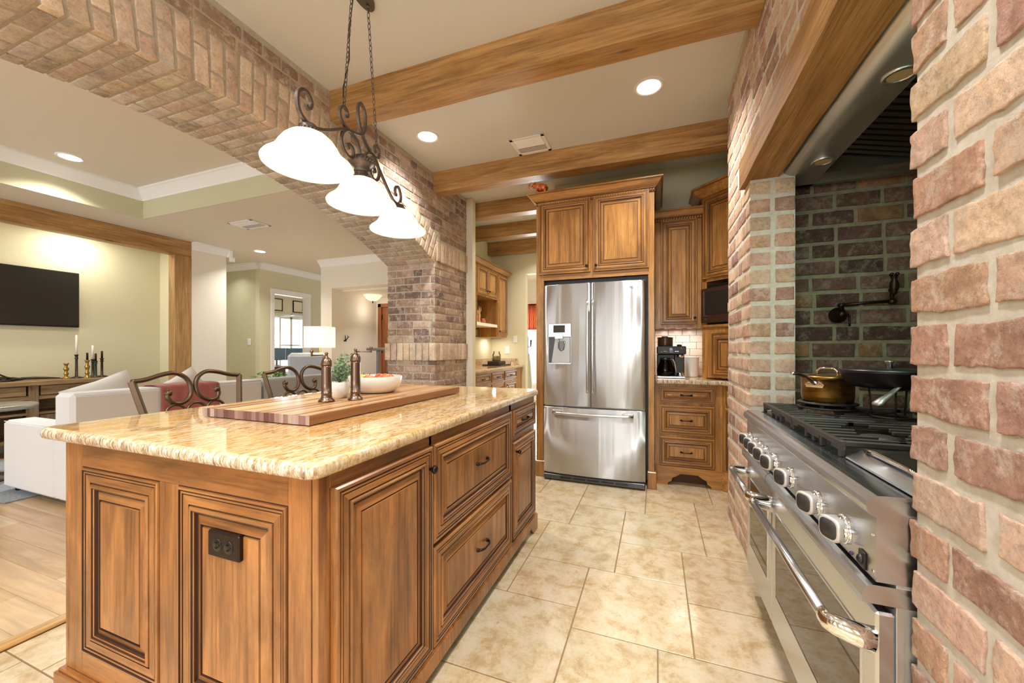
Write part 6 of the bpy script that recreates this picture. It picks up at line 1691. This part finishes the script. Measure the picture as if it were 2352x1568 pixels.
tb = root('serving_tray', 'dark wooden tray with a block on the pantry counter', 'tray', (-2.42, 5.75, .915))
m = MB(); m.box((-2.58, 5.55, .916), (-2.26, 5.98, .932), 0, .004); m.build('base', [M['black']], tb)
m = MB(); m.box((-2.52, 5.62, .932), (-2.32, 5.90, .985), 0, .004); m.build('block', [plain('dark_box', '#3a302a', .5)], tb)
jr = root('glass_jar', 'squat glass jar of pale grain on the dark pantry tray', 'jar', (-2.42, 5.76, .986))
m = MB(); m.lathe([(.06, .987), (.068, .995), (.068, 1.085), (.058, 1.105), (.05, 1.115), (.056, 1.135), (.053, 1.137)], (-2.42, 5.76, 0), UZ, 28, capt=False); m.build('jar', [M['glass']], jr)
m = MB(); m.lathe([(.062, .992), (.065, .997), (.065, 1.07), (.001, 1.072)], (-2.42, 5.76, 0), UZ, 24); m.build('contents', [plain('grain', '#cdb68d', .7)], jr)
for y in (4.8, 5.6): area('recessed_or_fill_lamp', (-1.6, y, CEIL - .012), (0, 0, 0), .13, .13, 8, (1, .96, .9), 'DISK')  # fill lamps added to brighten the pantry passage
area('recessed_or_fill_lamp', (-2.3, 7.6, 2.68), (0, 0, 0), .13, .13, 12, (1, .96, .9), 'DISK')  # fill lamp added to light the valance from the front
area('recessed_or_fill_lamp', (-4.2, 5.75, 2.18), (0, 0, 0), .13, .13, 9, (1, .96, .9), 'DISK')
area('recessed_or_fill_lamp', (-7.0, 4.4, 2.68), (0, 0, 0), .13, .13, 2.5, (1, .96, .9), 'DISK')  # weak fill lamp added for the dark hall
area('recessed_or_fill_lamp', (-8.0, 6.6, 2.68), (0, 0, 0), .13, .13, 22, (1, .98, .95), 'DISK')  # fill lamp added to brighten the study
# room past the pantry
vl = root('window_valance', 'red and yellow striped fabric valance on the far window', 'valance', (-2.35, 8.45, 1.75))
vm = NT('stripe_fabric'); vm.set(rough=.9); vv = vm.coords((1, 1, 1), rand=False); wv = vm.new('ShaderNodeTexWave', bands_direction='X'); wv.inputs['Scale'].default_value = 3.4; vm.lk(vv, wv.inputs['Vector'])
wv2 = vm.new('ShaderNodeTexWave', bands_direction='Z'); wv2.inputs['Scale'].default_value = 2.2; vm.lk(vv, wv2.inputs['Vector'])
c = vm.ramp(wv.outputs['Fac'], [(.12, S('#b8352f')), (.28, S('#c94a38')), (.40, S('#d9a257')), (.72, S('#d08a44')), (.9, S('#c2453a'))]); vm.base(c); vm = vm.mat
m = MB(); vs = []; fs = []; n = 40
for i in range(n + 1):
    x = -3.25 + 1.8 * i / n
    for j, z in enumerate((2.20, 2.0, 1.85, 1.80, 1.70, 1.62)): vs.append((x, 8.46 - .018 * math.sin(i * 1.3) - (.03 if j in (2, 4) else 0), z))
for i in range(n):
    for j in range(5): fs.append((i * 6 + j, i * 6 + j + 1, i * 6 + 7 + j, i * 6 + 6 + j))
m.add(vs, fs, 0, True); o = m.build('fabric', [vm], vl); o.modifiers.new('thick', 'SOLIDIFY').thickness = .006
m = MB(); m.tube([(-3.25, 8.46, 2.20), (-1.45, 8.46, 2.20)], .014, 10); m.build('rod', [M['bronze']], vl)
bt = root('beer_tap', 'dark tap tower on a tapered grey-green pedestal in the far room', 'beer tap', (-2.42, 7.4, .012))
m = MB(); m.lathe([(.10, .013), (.13, .05), (.12, .5), (.09, .9), (.07, 1.08), (.001, 1.085)], (-2.45, 7.4, 0), UZ, 24); m.build('pedestal', [plain('pedestal_green', '#a7a48e', .6)], bt)
m = MB(); m.lathe([(.045, 1.085), (.035, 1.10), (.035, 1.42), (.02, 1.44), (.001, 1.445)], (-2.45, 7.4, 0), UZ, 18); m.build('tower', [M['black']], bt)
m = MB(); m.tube([(-2.45, 7.4, 1.22), (-2.34, 7.36, 1.22), (-2.33, 7.35, 1.17)], .012, 8); m.build('spout', [M['chrome']], bt)
m = MB(); m.tube([(-2.35, 7.36, 1.23), (-2.345, 7.36, 1.36)], [.012, .018], 8); m.build('tap_handle', [M['black']], bt)

# warm cove light inside the television alcove
for y in (2.6, 1.2): area('alcove_lamp', (-6.60, y, 2.64), (0, 0, 0), .12, .12, 8, (1, .95, .82), 'DISK')
